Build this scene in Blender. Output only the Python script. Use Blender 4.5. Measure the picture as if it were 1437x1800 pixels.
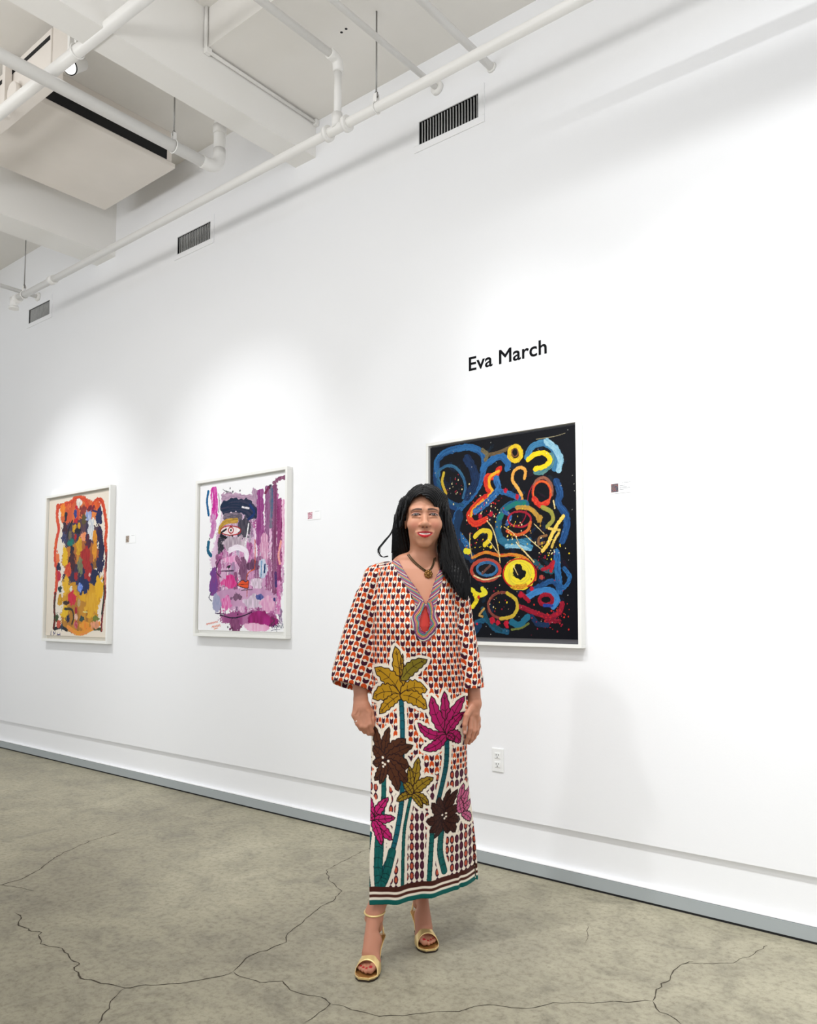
import bpy, bmesh, math, random
import numpy as np
from mathutils import Vector, Matrix
random.seed(7); RNG = np.random.RandomState(11)
for o in list(bpy.data.objects): bpy.data.objects.remove(o)
SC = bpy.context.scene; COL = SC.collection

# ------------------------------------------------------------------ camera
YAW, PIT = 0.6827, 0.0656
F, CX, CY = 1396.17, 718.5, 980.93          # focal length and principal point for a 1437 x 1800 frame
CAM = np.array([0.0, -3.4791, 1.30])        # the picture wall is the plane y = 0, the floor z = 0
fwd = np.array([-math.sin(YAW)*math.cos(PIT), math.cos(YAW)*math.cos(PIT), math.sin(PIT)])
rgt = np.array([math.cos(YAW), math.sin(YAW), 0.0]); upv = np.cross(rgt, fwd)
cd = bpy.data.cameras.new('camera'); cam = bpy.data.objects.new('camera', cd); COL.objects.link(cam)
cd.sensor_fit = 'VERTICAL'; cd.sensor_height = 36.0; cd.sensor_width = 36.0*1437/1800; cd.lens = 36.0*F/1800
cd.shift_y = (CY-900)/1800; cd.clip_start = .05; cd.clip_end = 80
cam.matrix_world = Matrix(((rgt[0], upv[0], -fwd[0], CAM[0]), (rgt[1], upv[1], -fwd[1], CAM[1]), (rgt[2], upv[2], -fwd[2], CAM[2]), (0, 0, 0, 1)))
SC.camera = cam
def ray(px, py): return (px-CX)/F*rgt - (py-CY)/F*upv + fwd
def on_y(px, py, y=0.0): r = ray(px, py); return CAM + (y-CAM[1])/r[1]*r
def on_z(px, py, z=0.0): r = ray(px, py); return CAM + (z-CAM[2])/r[2]*r

# ------------------------------------------------------------------ look
SC.view_settings.view_transform = 'Standard'; SC.view_settings.look = 'None'
SC.view_settings.gamma = 1; SC.view_settings.use_curve_mapping = False
SC.view_settings.exposure = 0.10

def lin(c):
    c = np.asarray(c, float)/255.0
    return np.where(c <= .04045, c/12.92, ((c+.055)/1.055)**2.4)
world = bpy.data.worlds.new('world'); SC.world = world; world.use_nodes = True
WN = world.node_tree.nodes; WN['Background'].inputs[0].default_value = (0.90, 0.94, 1.0, 1); WN['Background'].inputs[1].default_value = 0.98

def aim(loc, tgt):
    d = Vector(tgt)-Vector(loc); return d.to_track_quat('-Z', 'Y').to_euler()
def spot(loc, tgt, watts, size_deg, blend=.6, radius=.04, col=(.96, .98, 1)):
    l = bpy.data.lights.new('spot_light', 'SPOT'); l.energy = watts; l.spot_size = math.radians(size_deg); l.spot_blend = blend
    l.shadow_soft_size = radius; l.color = col
    o = bpy.data.objects.new('spot_light', l); COL.objects.link(o); o.location = loc; o.rotation_euler = aim(loc, tgt); return o
def area(loc, tgt, watts, sx, sy, col=(1, 1, 1)):
    l = bpy.data.lights.new('added_uplight', 'AREA'); l.shape = 'RECTANGLE'; l.size = sx; l.size_y = sy; l.energy = watts; l.color = col
    o = bpy.data.objects.new('added_uplight', l); COL.objects.link(o); o.location = loc; o.rotation_euler = aim(loc, tgt); return o
# track spots washing the picture wall, two metres out from it
for x, tx, w in ((-6.9, -6.6, 70), (-5.6, -5.3, 62), (-4.4, -4.3, 72), (-3.1, -3.1, 66), (-1.9, -2.1, 76), (-.7, -.9, 250), (.5, .3, 250)):
    spot((x, -2.05, 4.52 if x > -1 else 4.42), (tx, 0, 1.35 if x < -1 else 1.9), w*.24, 78 if x < -1 else 92, .9, .03)
for x, w in ((-6.45, 80), (-4.28, 66), (-2.2, 50), (-.9, 80), (.4, 80)): spot((x, -2.2, 4.40), (x, 0, 1.0), w*2.2, 60, .85, .04)
# lights behind the camera
# unseen uplight, added only to brighten the ceiling
area((-3.4, -4.3, 2.95), (-3.5, -3.2, 4.7), 76, 6.0, .5, (.99, .985, .98))
spot((-2.9, -3.9, 4.5), (-1.9, -.9, .9), 150, 50, .8, .14)
spot((-.6, -5.2, 4.4), (-1.95, -1.1, 1.2), 40, 46, .9, .18)

# ------------------------------------------------------------------ helpers
def mat(name, col, rough=.6, metal=0.0, bump=0, bscale=60, var=0, vscale=3, coat=0, spec=.5):
    m = bpy.data.materials.new(name); m.use_nodes = True; nt = m.node_tree; b = nt.nodes['Principled BSDF']
    c = lin(col); b.inputs['Base Color'].default_value = (*c, 1); b.inputs['Roughness'].default_value = rough; b.inputs['Metallic'].default_value = metal
    b.inputs['Specular IOR Level'].default_value = spec
    if coat: b.inputs['Coat Weight'].default_value = coat
    tc = nt.nodes.new('ShaderNodeTexCoord')
    if var:
        n = nt.nodes.new('ShaderNodeTexNoise'); n.inputs['Scale'].default_value = vscale; n.inputs['Detail'].default_value = 6
        r = nt.nodes.new('ShaderNodeValToRGB'); r.color_ramp.elements[0].position = .3; r.color_ramp.elements[1].position = .7
        r.color_ramp.elements[0].color = (*(c*(1-var)), 1); r.color_ramp.elements[1].color = (*np.minimum(c*(1+var*.5), 1), 1)
        nt.links.new(tc.outputs['Object'], n.inputs['Vector']); nt.links.new(n.outputs['Fac'], r.inputs['Fac']); nt.links.new(r.outputs['Color'], b.inputs['Base Color'])
    if bump:
        n = nt.nodes.new('ShaderNodeTexNoise'); n.inputs['Scale'].default_value = bscale; n.inputs['Detail'].default_value = 4
        bp = nt.nodes.new('ShaderNodeBump'); bp.inputs['Strength'].default_value = bump; bp.inputs['Distance'].default_value = .004
        nt.links.new(tc.outputs['Object'], n.inputs['Vector']); nt.links.new(n.outputs['Fac'], bp.inputs['Height']); nt.links.new(bp.outputs['Normal'], b.inputs['Normal'])
    return m
def vmat(name, rough=.5, bump=0, bscale=200, spec=.5, sheen=0, sss=0, coat=0):
    m = bpy.data.materials.new(name); m.use_nodes = True; nt = m.node_tree; b = nt.nodes['Principled BSDF']
    a = nt.nodes.new('ShaderNodeAttribute'); a.attribute_name = 'pigment'; nt.links.new(a.outputs['Color'], b.inputs['Base Color'])
    b.inputs['Roughness'].default_value = rough; b.inputs['Specular IOR Level'].default_value = spec
    if sheen: b.inputs['Sheen Weight'].default_value = sheen
    if coat: b.inputs['Coat Weight'].default_value = coat; b.inputs['Coat Roughness'].default_value = .3
    if sss: b.inputs['Subsurface Weight'].default_value = sss; b.inputs['Subsurface Radius'].default_value = (.01, .004, .002); b.inputs['Subsurface Scale'].default_value = 1
    if bump:
        tc = nt.nodes.new('ShaderNodeTexCoord'); n = nt.nodes.new('ShaderNodeTexNoise'); n.inputs['Scale'].default_value = bscale; n.inputs['Detail'].default_value = 3
        bp = nt.nodes.new('ShaderNodeBump'); bp.inputs['Strength'].default_value = bump; bp.inputs['Distance'].default_value = .002
        nt.links.new(tc.outputs['Object'], n.inputs['Vector']); nt.links.new(n.outputs['Fac'], bp.inputs['Height']); nt.links.new(bp.outputs['Normal'], b.inputs['Normal'])
    return m
def np_mesh(name, V, Q, m, parent=None, col=None, smooth=True, loc=None):
    V = np.asarray(V, np.float32); Q = np.asarray(Q, np.int32); me = bpy.data.meshes.new(name)
    n, k = Q.shape
    me.vertices.add(len(V)); me.vertices.foreach_set('co', V.ravel()); me.loops.add(n*k); me.loops.foreach_set('vertex_index', Q.ravel())
    me.polygons.add(n); me.polygons.foreach_set('loop_start', np.arange(0, n*k, k, dtype=np.int32))
    try: me.polygons.foreach_set('loop_total', np.full(n, k, np.int32))
    except Exception: pass
    me.update(calc_edges=True)
    if smooth: me.polygons.foreach_set('use_smooth', np.ones(n, bool))
    if col is not None:
        a = me.color_attributes.new('pigment', 'FLOAT_COLOR', 'POINT'); c = np.ones((len(V), 4), np.float32); c[:, :3] = col; a.data.foreach_set('color', c.ravel())
    me.materials.append(m); o = bpy.data.objects.new(name, me); COL.objects.link(o)
    if parent is not None: o.parent = parent
    if loc is not None: o.location = loc
    return o
class MB:
    def __init__(s): s.bm = bmesh.new()
    def box(s, x0, x1, y0, y1, z0, z1, bev=0):
        t = bmesh.new(); bmesh.ops.create_cube(t, size=1)
        for v in t.verts: v.co = ((x0+x1)/2+v.co.x*(x1-x0), (y0+y1)/2+v.co.y*(y1-y0), (z0+z1)/2+v.co.z*(z1-z0))
        if bev: bmesh.ops.bevel(t, geom=t.edges[:], offset=bev, segments=2, affect='EDGES', profile=.5)
        s._add(t); return s
    def _add(s, t):
        me = bpy.data.meshes.new('tmp'); t.to_mesh(me); t.free(); s.bm.from_mesh(me); bpy.data.meshes.remove(me)
    def tube(s, pts, r, seg=20, caps=True):
        pts = [Vector(p) for p in pts]; rs = r if hasattr(r, '__len__') else [r]*len(pts); rings = []
        up = None
        for i, p in enumerate(pts):
            d = ((pts[i]-pts[i-1]).normalized() if i else Vector()) + ((pts[i+1]-pts[i]).normalized() if i < len(pts)-1 else Vector()); d.normalize()
            if up is None: up = Vector((0, 0, 1)) if abs(d.z) < .9 else Vector((1, 0, 0))
            a = d.cross(up).normalized(); up = a.cross(d).normalized()
            rings.append([s.bm.verts.new(p+(a*math.cos(2*math.pi*k/seg)+up*math.sin(2*math.pi*k/seg))*rs[i]) for k in range(seg)])
        for i in range(len(rings)-1):
            for k in range(seg): s.bm.faces.new((rings[i][k], rings[i][(k+1) % seg], rings[i+1][(k+1) % seg], rings[i+1][k])).smooth = True
        if caps: s.bm.faces.new(rings[0][::-1]); s.bm.faces.new(rings[-1])
        return s
    def prism(s, poly, axis, a, b):
        # poly: 2-D points in the other two axes, extruded from a to b along axis
        def P(q, t): return {'x': (t, q[0], q[1]), 'y': (q[0], t, q[1]), 'z': (q[0], q[1], t)}[axis]
        A = [s.bm.verts.new(P(q, a)) for q in poly]; B = [s.bm.verts.new(P(q, b)) for q in poly]; n = len(poly)
        for i in range(n): s.bm.faces.new((A[i], A[(i+1) % n], B[(i+1) % n], B[i]))
        s.bm.faces.new(A[::-1]); s.bm.faces.new(B); return s
    def build(s, name, m, parent=None, loc=None):
        bmesh.ops.recalc_face_normals(s.bm, faces=s.bm.faces[:])
        me = bpy.data.meshes.new(name); s.bm.to_mesh(me); s.bm.free(); me.materials.append(m)
        o = bpy.data.objects.new(name, me); COL.objects.link(o)
        if parent is not None: o.parent = parent
        if loc is not None: o.location = loc
        return o
def tag(o, label=None, cat=None, group=None, kind=None):
    for k, v in (('label', label), ('category', cat), ('group', group), ('kind', kind)):
        if v: o[k] = v
    return o
def empty(name, loc=(0, 0, 0), rz=0):
    o = bpy.data.objects.new(name, None); COL.objects.link(o); o.location = loc; o.rotation_euler = (0, 0, rz); o.empty_display_size = .1; return o
def arc(p, c, n=8):
    # rounded elbow between three points: p0 - corner - p2, bend radius r
    p0, p1, p2, r = Vector(p[0]), Vector(p[1]), Vector(p[2]), c
    a = p1+(p0-p1).normalized()*r; b = p1+(p2-p1).normalized()*r
    return [((1-t)**2)*a+2*t*(1-t)*p1+t*t*b for t in [i/n for i in range(n+1)]]

M_wall = mat('white_wall_paint', (247, 247, 248), .75, bump=.06, bscale=90, spec=.2)
M_ceil = mat('ceiling_paint', (238, 235, 230), .85, bump=.25, bscale=14, var=.04, vscale=2, spec=.2)
M_beam = mat('beam_paint', (242, 240, 236), .7, bump=.3, bscale=9, spec=.25)
M_pipe = mat('pipe_enamel', (240, 238, 234), .38, bump=.04, bscale=40)
M_duct = mat('duct_paint', (238, 231, 223), .6, var=.05, vscale=2.5, spec=.3)
M_base = mat('grey_baseboard_paint', (170, 176, 177), .5, bump=.03, bscale=60, spec=.3)
M_dark = mat('dark_gap', (14, 14, 16), .8)
M_frame = mat('white_frame_lacquer', (244, 243, 238), .4)
M_linen = mat('raw_canvas_edge', (150, 150, 150), .8)
M_plastic = mat('white_plastic', (246, 246, 244), .35)
M_steel = mat('threaded_rod_zinc', (150, 148, 145), .4, .7)
M_grille = mat('grille_enamel', (226, 226, 224), .5)
# ------------------------------------------------------------------ the room
def struct(o): o['kind'] = 'structure'; return o
XL, XR, YF = -15.0, 4.0, -9.0
# concrete floor
mf = bpy.data.materials.new('polished_concrete'); mf.use_nodes = True; nt = mf.node_tree; b = nt.nodes['Principled BSDF']
tc = nt.nodes.new('ShaderNodeTexCoord')
def noise(scale, detail, rough=.6, dist=0):
    n = nt.nodes.new('ShaderNodeTexNoise'); n.inputs['Scale'].default_value = scale; n.inputs['Detail'].default_value = detail
    n.inputs['Roughness'].default_value = rough; n.inputs['Distortion'].default_value = dist; nt.links.new(tc.outputs['Object'], n.inputs['Vector']); return n
def ramp(src, stops):
    r = nt.nodes.new('ShaderNodeValToRGB'); e = r.color_ramp.elements
    while len(e) < len(stops): e.new(.5)
    for i, (p, c) in enumerate(stops): e[i].position = p; e[i].color = (*lin(c), 1)
    nt.links.new(src, r.inputs['Fac']); return r
def mixc(kind, f, a, bb):
    m = nt.nodes.new('ShaderNodeMixRGB'); m.blend_type = kind; m.inputs[0].default_value = f; nt.links.new(a, m.inputs[1]); nt.links.new(bb, m.inputs[2]); return m
n1 = noise(.7, 3, .5, .4); r1 = ramp(n1.outputs['Fac'], [(.30, (166, 160, 144)), (.55, (186, 180, 161)), (.75, (203, 197, 178))])
n2 = noise(5.0, 10, .7, .6); r2 = ramp(n2.outputs['Fac'], [(.34, (160, 157, 146)), (.50, (228, 226, 218)), (.66, (255, 254, 248))])
n3 = noise(38, 8, .75); r3 = ramp(n3.outputs['Fac'], [(.36, (186, 184, 176)), (.52, (246, 246, 240)), (.72, (255, 255, 255))])
mm = mixc('MULTIPLY', .65, mixc('MULTIPLY', .60, r1.outputs['Color'], r2.outputs['Color']).outputs['Color'], r3.outputs['Color'])
nt.links.new(mm.outputs['Color'], b.inputs['Base Color']); b.inputs['Roughness'].default_value = .55; b.inputs['Specular IOR Level'].default_value = .35
rr = ramp(n2.outputs['Fac'], [(.3, (170, 170, 170)), (.7, (215, 215, 215))]); nt.links.new(rr.outputs['Color'], b.inputs['Roughness'])
bp = nt.nodes.new('ShaderNodeBump'); bp.inputs['Strength'].default_value = .18; bp.inputs['Distance'].default_value = .004
nt.links.new(n3.outputs['Fac'], bp.inputs['Height']); nt.links.new(bp.outputs['Normal'], b.inputs['Normal'])
floor = struct(MB().box(XL, XR, YF, .3, -.12, 0).build('floor', mf))
# cracks, traced on the slab
M_crack = mat('dark_crack', (70, 62, 50), .95)  # dark brown of the strips that draw the cracks
def crack(px, w=.0032, parent=floor, jit=.006):
    P = [on_z(x, y)[:2] for x, y in px]; Q = []
    for i in range(len(P)-1):
        d = np.linalg.norm(P[i+1]-P[i]); n = max(2, int(d/.02))
        for k in range(n): Q.append(P[i]+(P[i+1]-P[i])*k/n)
    Q.append(P[-1]); Q = np.array(Q); j = RNG.normal(0, jit, Q.shape); j = (j+np.roll(j, 1, 0))/2; j[0] = j[-1] = 0; Q = Q+j
    T = np.gradient(Q, axis=0); T /= np.linalg.norm(T, axis=1)[:, None]+1e-9; N = np.stack([-T[:, 1], T[:, 0]], 1)
    W = (w*(.35+.9*RNG.rand(len(Q))))[:, None]; W[0] = W[-1] = .0004
    V = np.zeros((2*len(Q), 3)); V[0::2, :2] = Q+N*W/2; V[1::2, :2] = Q-N*W/2; V[:, 2] = .0006
    F4 = np.array([(2*i, 2*i+1, 2*i+3, 2*i+2) for i in range(len(Q)-1)])
    np_mesh('crack', V, F4, M_crack, parent, smooth=False)
for pts, w in (
    ([(0, 1556), (40, 1545), (62, 1532), (85, 1517), (88, 1513), (120, 1495), (165, 1476), (215, 1462)], .005),
    ([(0, 1555), (30, 1560), (60, 1566)], .003),
    ([(26, 1604), (36, 1614), (32, 1627), (52, 1632), (72, 1640), (73, 1660), (95, 1664), (120, 1676), (124, 1686), (138, 1696), (130, 1706), (150, 1722), (190, 1729), (220, 1737), (238, 1734), (300, 1730), (350, 1724), (410, 1708)], .0055),
    ([(220, 1737), (200, 1755), (190, 1772), (172, 1800)], .0055),
    ([(655, 1488), (600, 1515), (578, 1528), (575, 1538), (590, 1555), (599, 1566), (590, 1580), (560, 1597), (530, 1623), (505, 1640), (503, 1655), (470, 1672), (440, 1680), (425, 1692), (410, 1708)], .0042),
    ([(410, 1708), (425, 1716), (455, 1726), (497, 1726), (510, 1740), (540, 1750), (565, 1752), (580, 1765), (570, 1775), (535, 1798)], .0045),
    ([(580, 1765), (620, 1775), (665, 1788), (720, 1783), (770, 1778), (800, 1779), (848, 1767), (870, 1765), (900, 1772), (940, 1771), (975, 1762), (1020, 1762), (1045, 1766), (1080, 1762), (1148, 1760)], .0042),
    ([(1148, 1760), (1153, 1745), (1165, 1728), (1182, 1722), (1183, 1710), (1196, 1695), (1220, 1691)], .0045),
    ([(1196, 1695), (1225, 1693), (1255, 1695), (1290, 1692), (1310, 1684), (1338, 1670), (1350, 1662)], .003),
    ([(1148, 1760), (1160, 1778), (1180, 1786), (1200, 1802)], .0042),
    ([(1030, 1625), (1034, 1640), (1030, 1658)], .002)):
    crack(pts, w)

# picture wall, its lower band set back 15 mm behind the board
LZ = .256
def hole_wall(holes, x0, x1, z0, z1, y0, y1):
    m = MB(); xs = sorted(holes); cur = x0
    for (a, bb, c, d) in xs:
        m.box(cur, a, y0, y1, z0, z1); m.box(a, bb, y0, y1, z0, c); m.box(a, bb, y0, y1, d, z1); cur = bb
    m.box(cur, x1, y0, y1, z0, z1); return m
VENTS = [(-7.513, -7.105, 4.034, 4.168), (-5.110, -4.700, 4.020, 4.153), (-2.747, -2.334, 3.986, 4.122)]
struct(hole_wall(VENTS, XL, XR, LZ, 4.90, 0.0, .12).build('wall_back', M_wall))
struct(MB().box(XL, XR, .018, .12, 0, LZ).build('trim_1', M_wall))
bb_ = MB().prism([(0.018, .010), (-.008, .010), (-.008, .064), (.018, .066)], 'x', XL, XR)
struct(bb_.build('baseboard_back', M_base))
struct(MB().box(XL, XR, -.006, .018, .0005, .010).build('trim_2', M_dark))
struct(MB().box(XL, XR, -.006, .018, .066, .071, .001).build('trim_8', M_wall))

# ceiling: high bays left of the big beam, a lower soffit strip along the wall right of it
struct(MB().box(XL, -3.605, YF, .12, 4.745, 4.90).build('ceiling', M_ceil))
struct(MB().box(-3.605, XR, YF, .12, 4.71, 4.90).build('ceiling', M_ceil))
struct(MB().box(-3.605, XR, -.865, 0, 4.474, 4.75).build('trim_3', M_ceil))
# concrete beams running out from the wall
def beam(xa, xb, z0, name, y1=0):
    pr = [(xa, z0), (xb, z0), (xb, z0+.03), (xb+.002, 4.80), (xa, 4.80)]
    m = MB().prism(pr, 'y', YF, y1); return struct(m.build(name, M_beam))
beam(-3.795, -3.605, 4.232, 'trim_4')
beam(-6.290, -6.003, 4.262, 'trim_5')
beam(-9.0, -8.75, 4.25, 'trim_6')
beam(1.5, 1.8, 4.25, 'trim_7')
# anchor holes in the soffit
for (x, y) in ((-2.919, -.474), (-2.881, -.477)):
    m = MB(); m.tube([(x, y, 4.4738), (x, y, 4.4735)], .008, 12); m.build('anchor_hole', M_dark, bpy.data.objects['trim_3'])

# ------------------------------------------------------------------ pipes
def pipe_thing(name, label, cat, group=None):
    o = empty(name); tag(o, label, cat, group); return o
def on_main(px, py): r = ray(px, py); return CAM+(-.467-CAM[1])/r[1]*r
# long sprinkler main parallel to the wall
MY, MZ, MR = -.467, 3.940, .026
main = pipe_thing('sprinkler_main_pipe', 'long white sprinkler pipe running along the top of the picture wall', 'pipe')
MB().tube([(-6.72, MY, MZ), (1.8, MY, MZ)], MR, 24).build('pipe_run', M_pipe, main)
tee = MB(); tx = -2.955
tee.tube([(tx-.085, MY, MZ), (tx-.085, MY, MZ), (tx+.085, MY, MZ)], .037, 24)
for s in (-.085, .06): tee.tube([(tx+s, MY, MZ), (tx+s+.025, MY, MZ)], .043, 24)
tee.tube([(tx, MY, MZ), (tx, MY, MZ+.085)], .030, 20); tee.build('tee_fitting', M_pipe, main)
cp = MB(); cp.tube([(-6.16, MY, MZ), (-6.10, MY, MZ)], .035, 24); cp.build('coupling', M_pipe, main)
el = MB(); el.tube([(-6.70, MY, MZ), (-6.79, MY, MZ), (-6.80, MY, MZ)], [.037, .037, .033], 20)
el.tube([(-6.77, MY-.01, MZ+.01), (-6.77, MY-.01, MZ-.075)], .033, 20); el.tube([(-6.77, MY-.01, MZ-.065), (-6.77, MY-.01, MZ-.085)], .040, 20); el.build('end_elbow', M_pipe, main)
# branch dropping into the tee
br = pipe_thing('branch_pipe', 'white branch pipe dropping through an elbow into the long sprinkler pipe', 'pipe')
BZ = 4.335
m = MB(); m.tube([(tx+.005, -4.8, BZ), (tx+.005, MY-.05, BZ)], .0215, 20); m.build('pipe_run', M_pipe, br)
m = MB(); m.tube([(tx+.005, MY-.07, BZ)]+arc([(tx+.005, MY-.2, BZ), (tx+.005, MY, BZ), (tx+.005, MY, BZ-.2)], .045)+[(tx+.005, MY, BZ-.075)], .030, 20); m.build('elbow', M_pipe, br)
m = MB(); m.tube([(tx+.004, MY, BZ-.05), (tx+.002, MY, MZ+.05)], .021, 20); m.build('drop', M_pipe, br)
# two more pipes running into the wall
for nm, lab, x, z, r in (('cross_pipe', 'white pipe meeting the wall beside the rightmost vent, with a round collar', -2.614, 4.271, .0165),
                      ('cross_pipe', 'rightmost white pipe crossing the ceiling and entering the wall above the right vent', -2.248, 4.232, .021),
                      ('cross_pipe', 'thin white pipe entering the wall above the leftmost vent', -7.338, 4.253, .018)):
    t = pipe_thing(nm, lab, 'pipe', 'pipes that run out from the picture wall')
    MB().tube([(x, -4.8, z), (x, 0, z)], r, 18).build('pipe_run', M_pipe, t)
    if r < .02: MB().tube([(x, -.022, z), (x, -.016, z), (x, 0, z)], [r*1.6, r*2.3, r*2.4], 22).build('wall_collar', M_pipe, t)
    else: MB().tube([(x, -.012, z), (x, 0, z)], [r*1.15, r*1.4], 22).build('wall_collar', M_pipe, t)
def hanger(x, y, z, ztop, r, label, axis='x'):
    t = empty('pipe_hanger'); tag(t, label, 'pipe hanger', 'threaded rod pipe hangers')
    MB().tube([(x, y, z+r+.05), (x, y, ztop)], .0045, 10).build('rod', M_steel, t)
    MB().tube([(x, y, z+r+.035), (x, y, z+r+.06)], .009, 6).build('nut', M_steel, t)
    ring = []; R = r+.004
    for k in range(25):
        a = 2*math.pi*k/24; ring.append((x, y+R*math.cos(a), z+R*math.sin(a)) if axis == 'x' else (x+R*math.cos(a), y, z+R*math.sin(a)))
    cl = MB().tube(ring, .0042, 8, False)
    for s in (-1, 1):
        if axis == 'x': cl.box(x-.011, x+.011, y+s*.011-.002, y+s*.011+.002, z+r, z+r+.05)
        else: cl.box(x+s*.011-.002, x+s*.011+.002, y-.011, y+.011, z+r, z+r+.05)
    cl.build('clamp', M_pipe, t)
hanger(-2.668, MY, MZ, 4.474, MR, 'thin rod hanger holding the long pipe right of its tee')
hanger(-6.61, MY, MZ, 4.745, MR, 'thin rod hanger near the far left end of the long pipe')
# thick pipe with elbow, left
AX, AZ, AY = -4.118, 4.165, -.375; AR = .036
A = pipe_thing('drain_pipe', 'thick white pipe running out from the wall, turning up at a wide elbow', 'pipe')
MB().tube([(AX, -4.8, AZ), (AX, AY-.13, AZ)], AR, 24).build('pipe_run', M_pipe, A)
e_ = arc([(AX, AY-.5, AZ), (AX, AY, AZ), (AX, AY, AZ+.5)], .10, 10)
MB().tube([(AX, AY-.14, AZ), (AX, AY-.12, AZ)]+[tuple(p) for p in e_]+[(AX, AY, AZ+.14)], .040, 24).build('elbow', M_pipe, A)
MB().tube([(AX, AY, AZ+.12), (AX, AY, 4.745)], .038, 24).tube([(AX, AY, AZ+.24), (AX, AY, AZ+.30)], .043, 24).build('riser', M_pipe, A)
hanger(AX, -.72, AZ, 4.745, AR, 'rod hanger on the thick white pipe left of its elbow', 'y')
# pipe parallel to the wall that crosses over it, further into the room
FP0, FP1 = on_z(0, 199, 4.25), on_z(250, 0, 4.25); FD = (FP1-FP0)/np.linalg.norm(FP1-FP0)
t = pipe_thing('gas_pipe', 'white pipe crossing above the thick pipe at the upper left corner', 'pipe')
MB().tube([tuple(FP0-FD*1.9), tuple(FP1+FD*.25)], .032, 24).build('pipe_run', M_pipe, t)
MB().tube([(-1.95, -1.47, 4.25), (2.6, -1.47, 4.25)], .036, 24).build('pipe_run', M_pipe, t)  # unseen length of pipe, added to cast a soft shadow band on the wall
q = on_z(136, 90, 4.25); hanger(q[0], q[1], 4.25, 4.745, .034, 'wide ring hanger on the upper left pipe next to the small lit lamp')
# painted conduit on the beam side
t = pipe_thing('conduit', 'slim white conduit bending down from the ceiling and along the wide beam', 'conduit')
c0 = on_z(372, 20, 4.68); cx_ = -3.590
MB().tube([(cx_, -.878, 4.71), (cx_, -.878, 4.60)]+[tuple(p) for p in arc([(cx_, -.878, 4.70), (cx_, -.878, 4.455), (cx_, -.7, 4.455)], .03)]+[(cx_, -.02, 4.452)], .0105, 12).build('conduit_run', M_pipe, t)
MB().box(cx_-.014, cx_+.016, -.885, -.845, 4.437, 4.470, .004).build('fitting', M_pipe, t); MB().box(cx_-.014, cx_+.016, -.03, 0, 4.432, 4.472, .004).build('fitting', M_pipe, t)

# ------------------------------------------------------------------ ceiling air units
def unit(x0, x1, y0, y1, z0, z1, label, slot=True):
    t = empty('air_unit'); tag(t, label, 'air conditioning unit')
    MB().box(x0, x1, y0, y1, z0, z0+.035, .006).build('bottom_panel', M_duct, t)
    MB().box(x0+.02, x1-.02, y0+.02, y1-.02, z0+.035, z1, .0).build('casing', M_duct, t)
    if slot:
        MB().box(x1-.035, x1-.018, y0+.06, y1-.06, z0+.05, z0+.12).build('air_slot', M_dark, t)
    return t
unit(-5.75, -4.80, -1.27, -.245, 4.48, 4.7445, 'large flat white air unit hung in the bay left of the thick pipe')
# upper-left lamps and the upright unit behind them (seen small at the photo's corner)
M_lampglow = bpy.data.materials.new('lamp_lens_lit'); M_lampglow.use_nodes = True
_b = M_lampglow.node_tree.nodes['Principled BSDF']; _b.inputs['Emission Color'].default_value = (1, .98, .95, 1); _b.inputs['Emission Strength'].default_value = 2
def track_head(p, d, label, lit=True):
    t = empty('track_lamp', tuple(p)); tag(t, label, 'lamp', 'small lamps in the upper left corner')
    d = Vector(d).normalized(); a = Vector((0, 0, 0))
    MB().tube([a-d*.13, a-d*.02, a], [.040, .043, .043], 24).build('lamp_housing', M_pipe, t)
    MB().tube([a, a+d*.004], .044, 24).build('lamp_rim', M_dark, t)
    MB().tube([a+d*.004, a+d*.006], .038, 24).build('lamp_lens', M_lampglow if lit else M_pipe, t)
    MB().box(-.012, .012, -.012, .012, .04, 4.745-p[2]).build('lamp_stem', M_pipe, t)
    return t
q = on_y(123, 117, -1.38); track_head(q, (.35, -.75, -.75), 'small round lamp, lit, behind the ring hanger at upper left')
t = empty('fan_unit'); tag(t, 'upright white unit with a black slot behind the crossing pipes', 'air conditioning unit')
a = on_z(35, 110, 4.66); bq = on_z(91, 60, 4.66); uy = (a[1]+bq[1])/2; x0, x1, zt = a[0]-.5, bq[0], 4.66
MB().box(x0, x1, uy, uy+.08, 4.40, 4.70, .006).build('casing', M_duct, t)
MB().box(x0+.08, x1-.012, uy-.004, uy+.01, zt-.028, zt-.004).build('air_slot', M_dark, t)
MB().prism([(x1, uy+.01), (x1+.10, uy+.06), (x1+.10, uy+.08), (x1, uy+.085)], 'z', 4.47, 4.72).build('end_cover', M_duct, t)
q = on_y(20, 160, -1.40)
t = empty('lamp_bracket', tuple(q)); tag(t, 'white lamp bracket with a rounded plate at the left edge under the pipes', 'lamp')
MB().tube([(0, 0, 0), (0, .03, 0)], .06, 20).build('round_plate', M_duct, t)
MB().box(-.11, -.07, -.01, .03, -.13, 4.745-q[2]).build('bracket_arm', M_duct, t)

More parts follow.
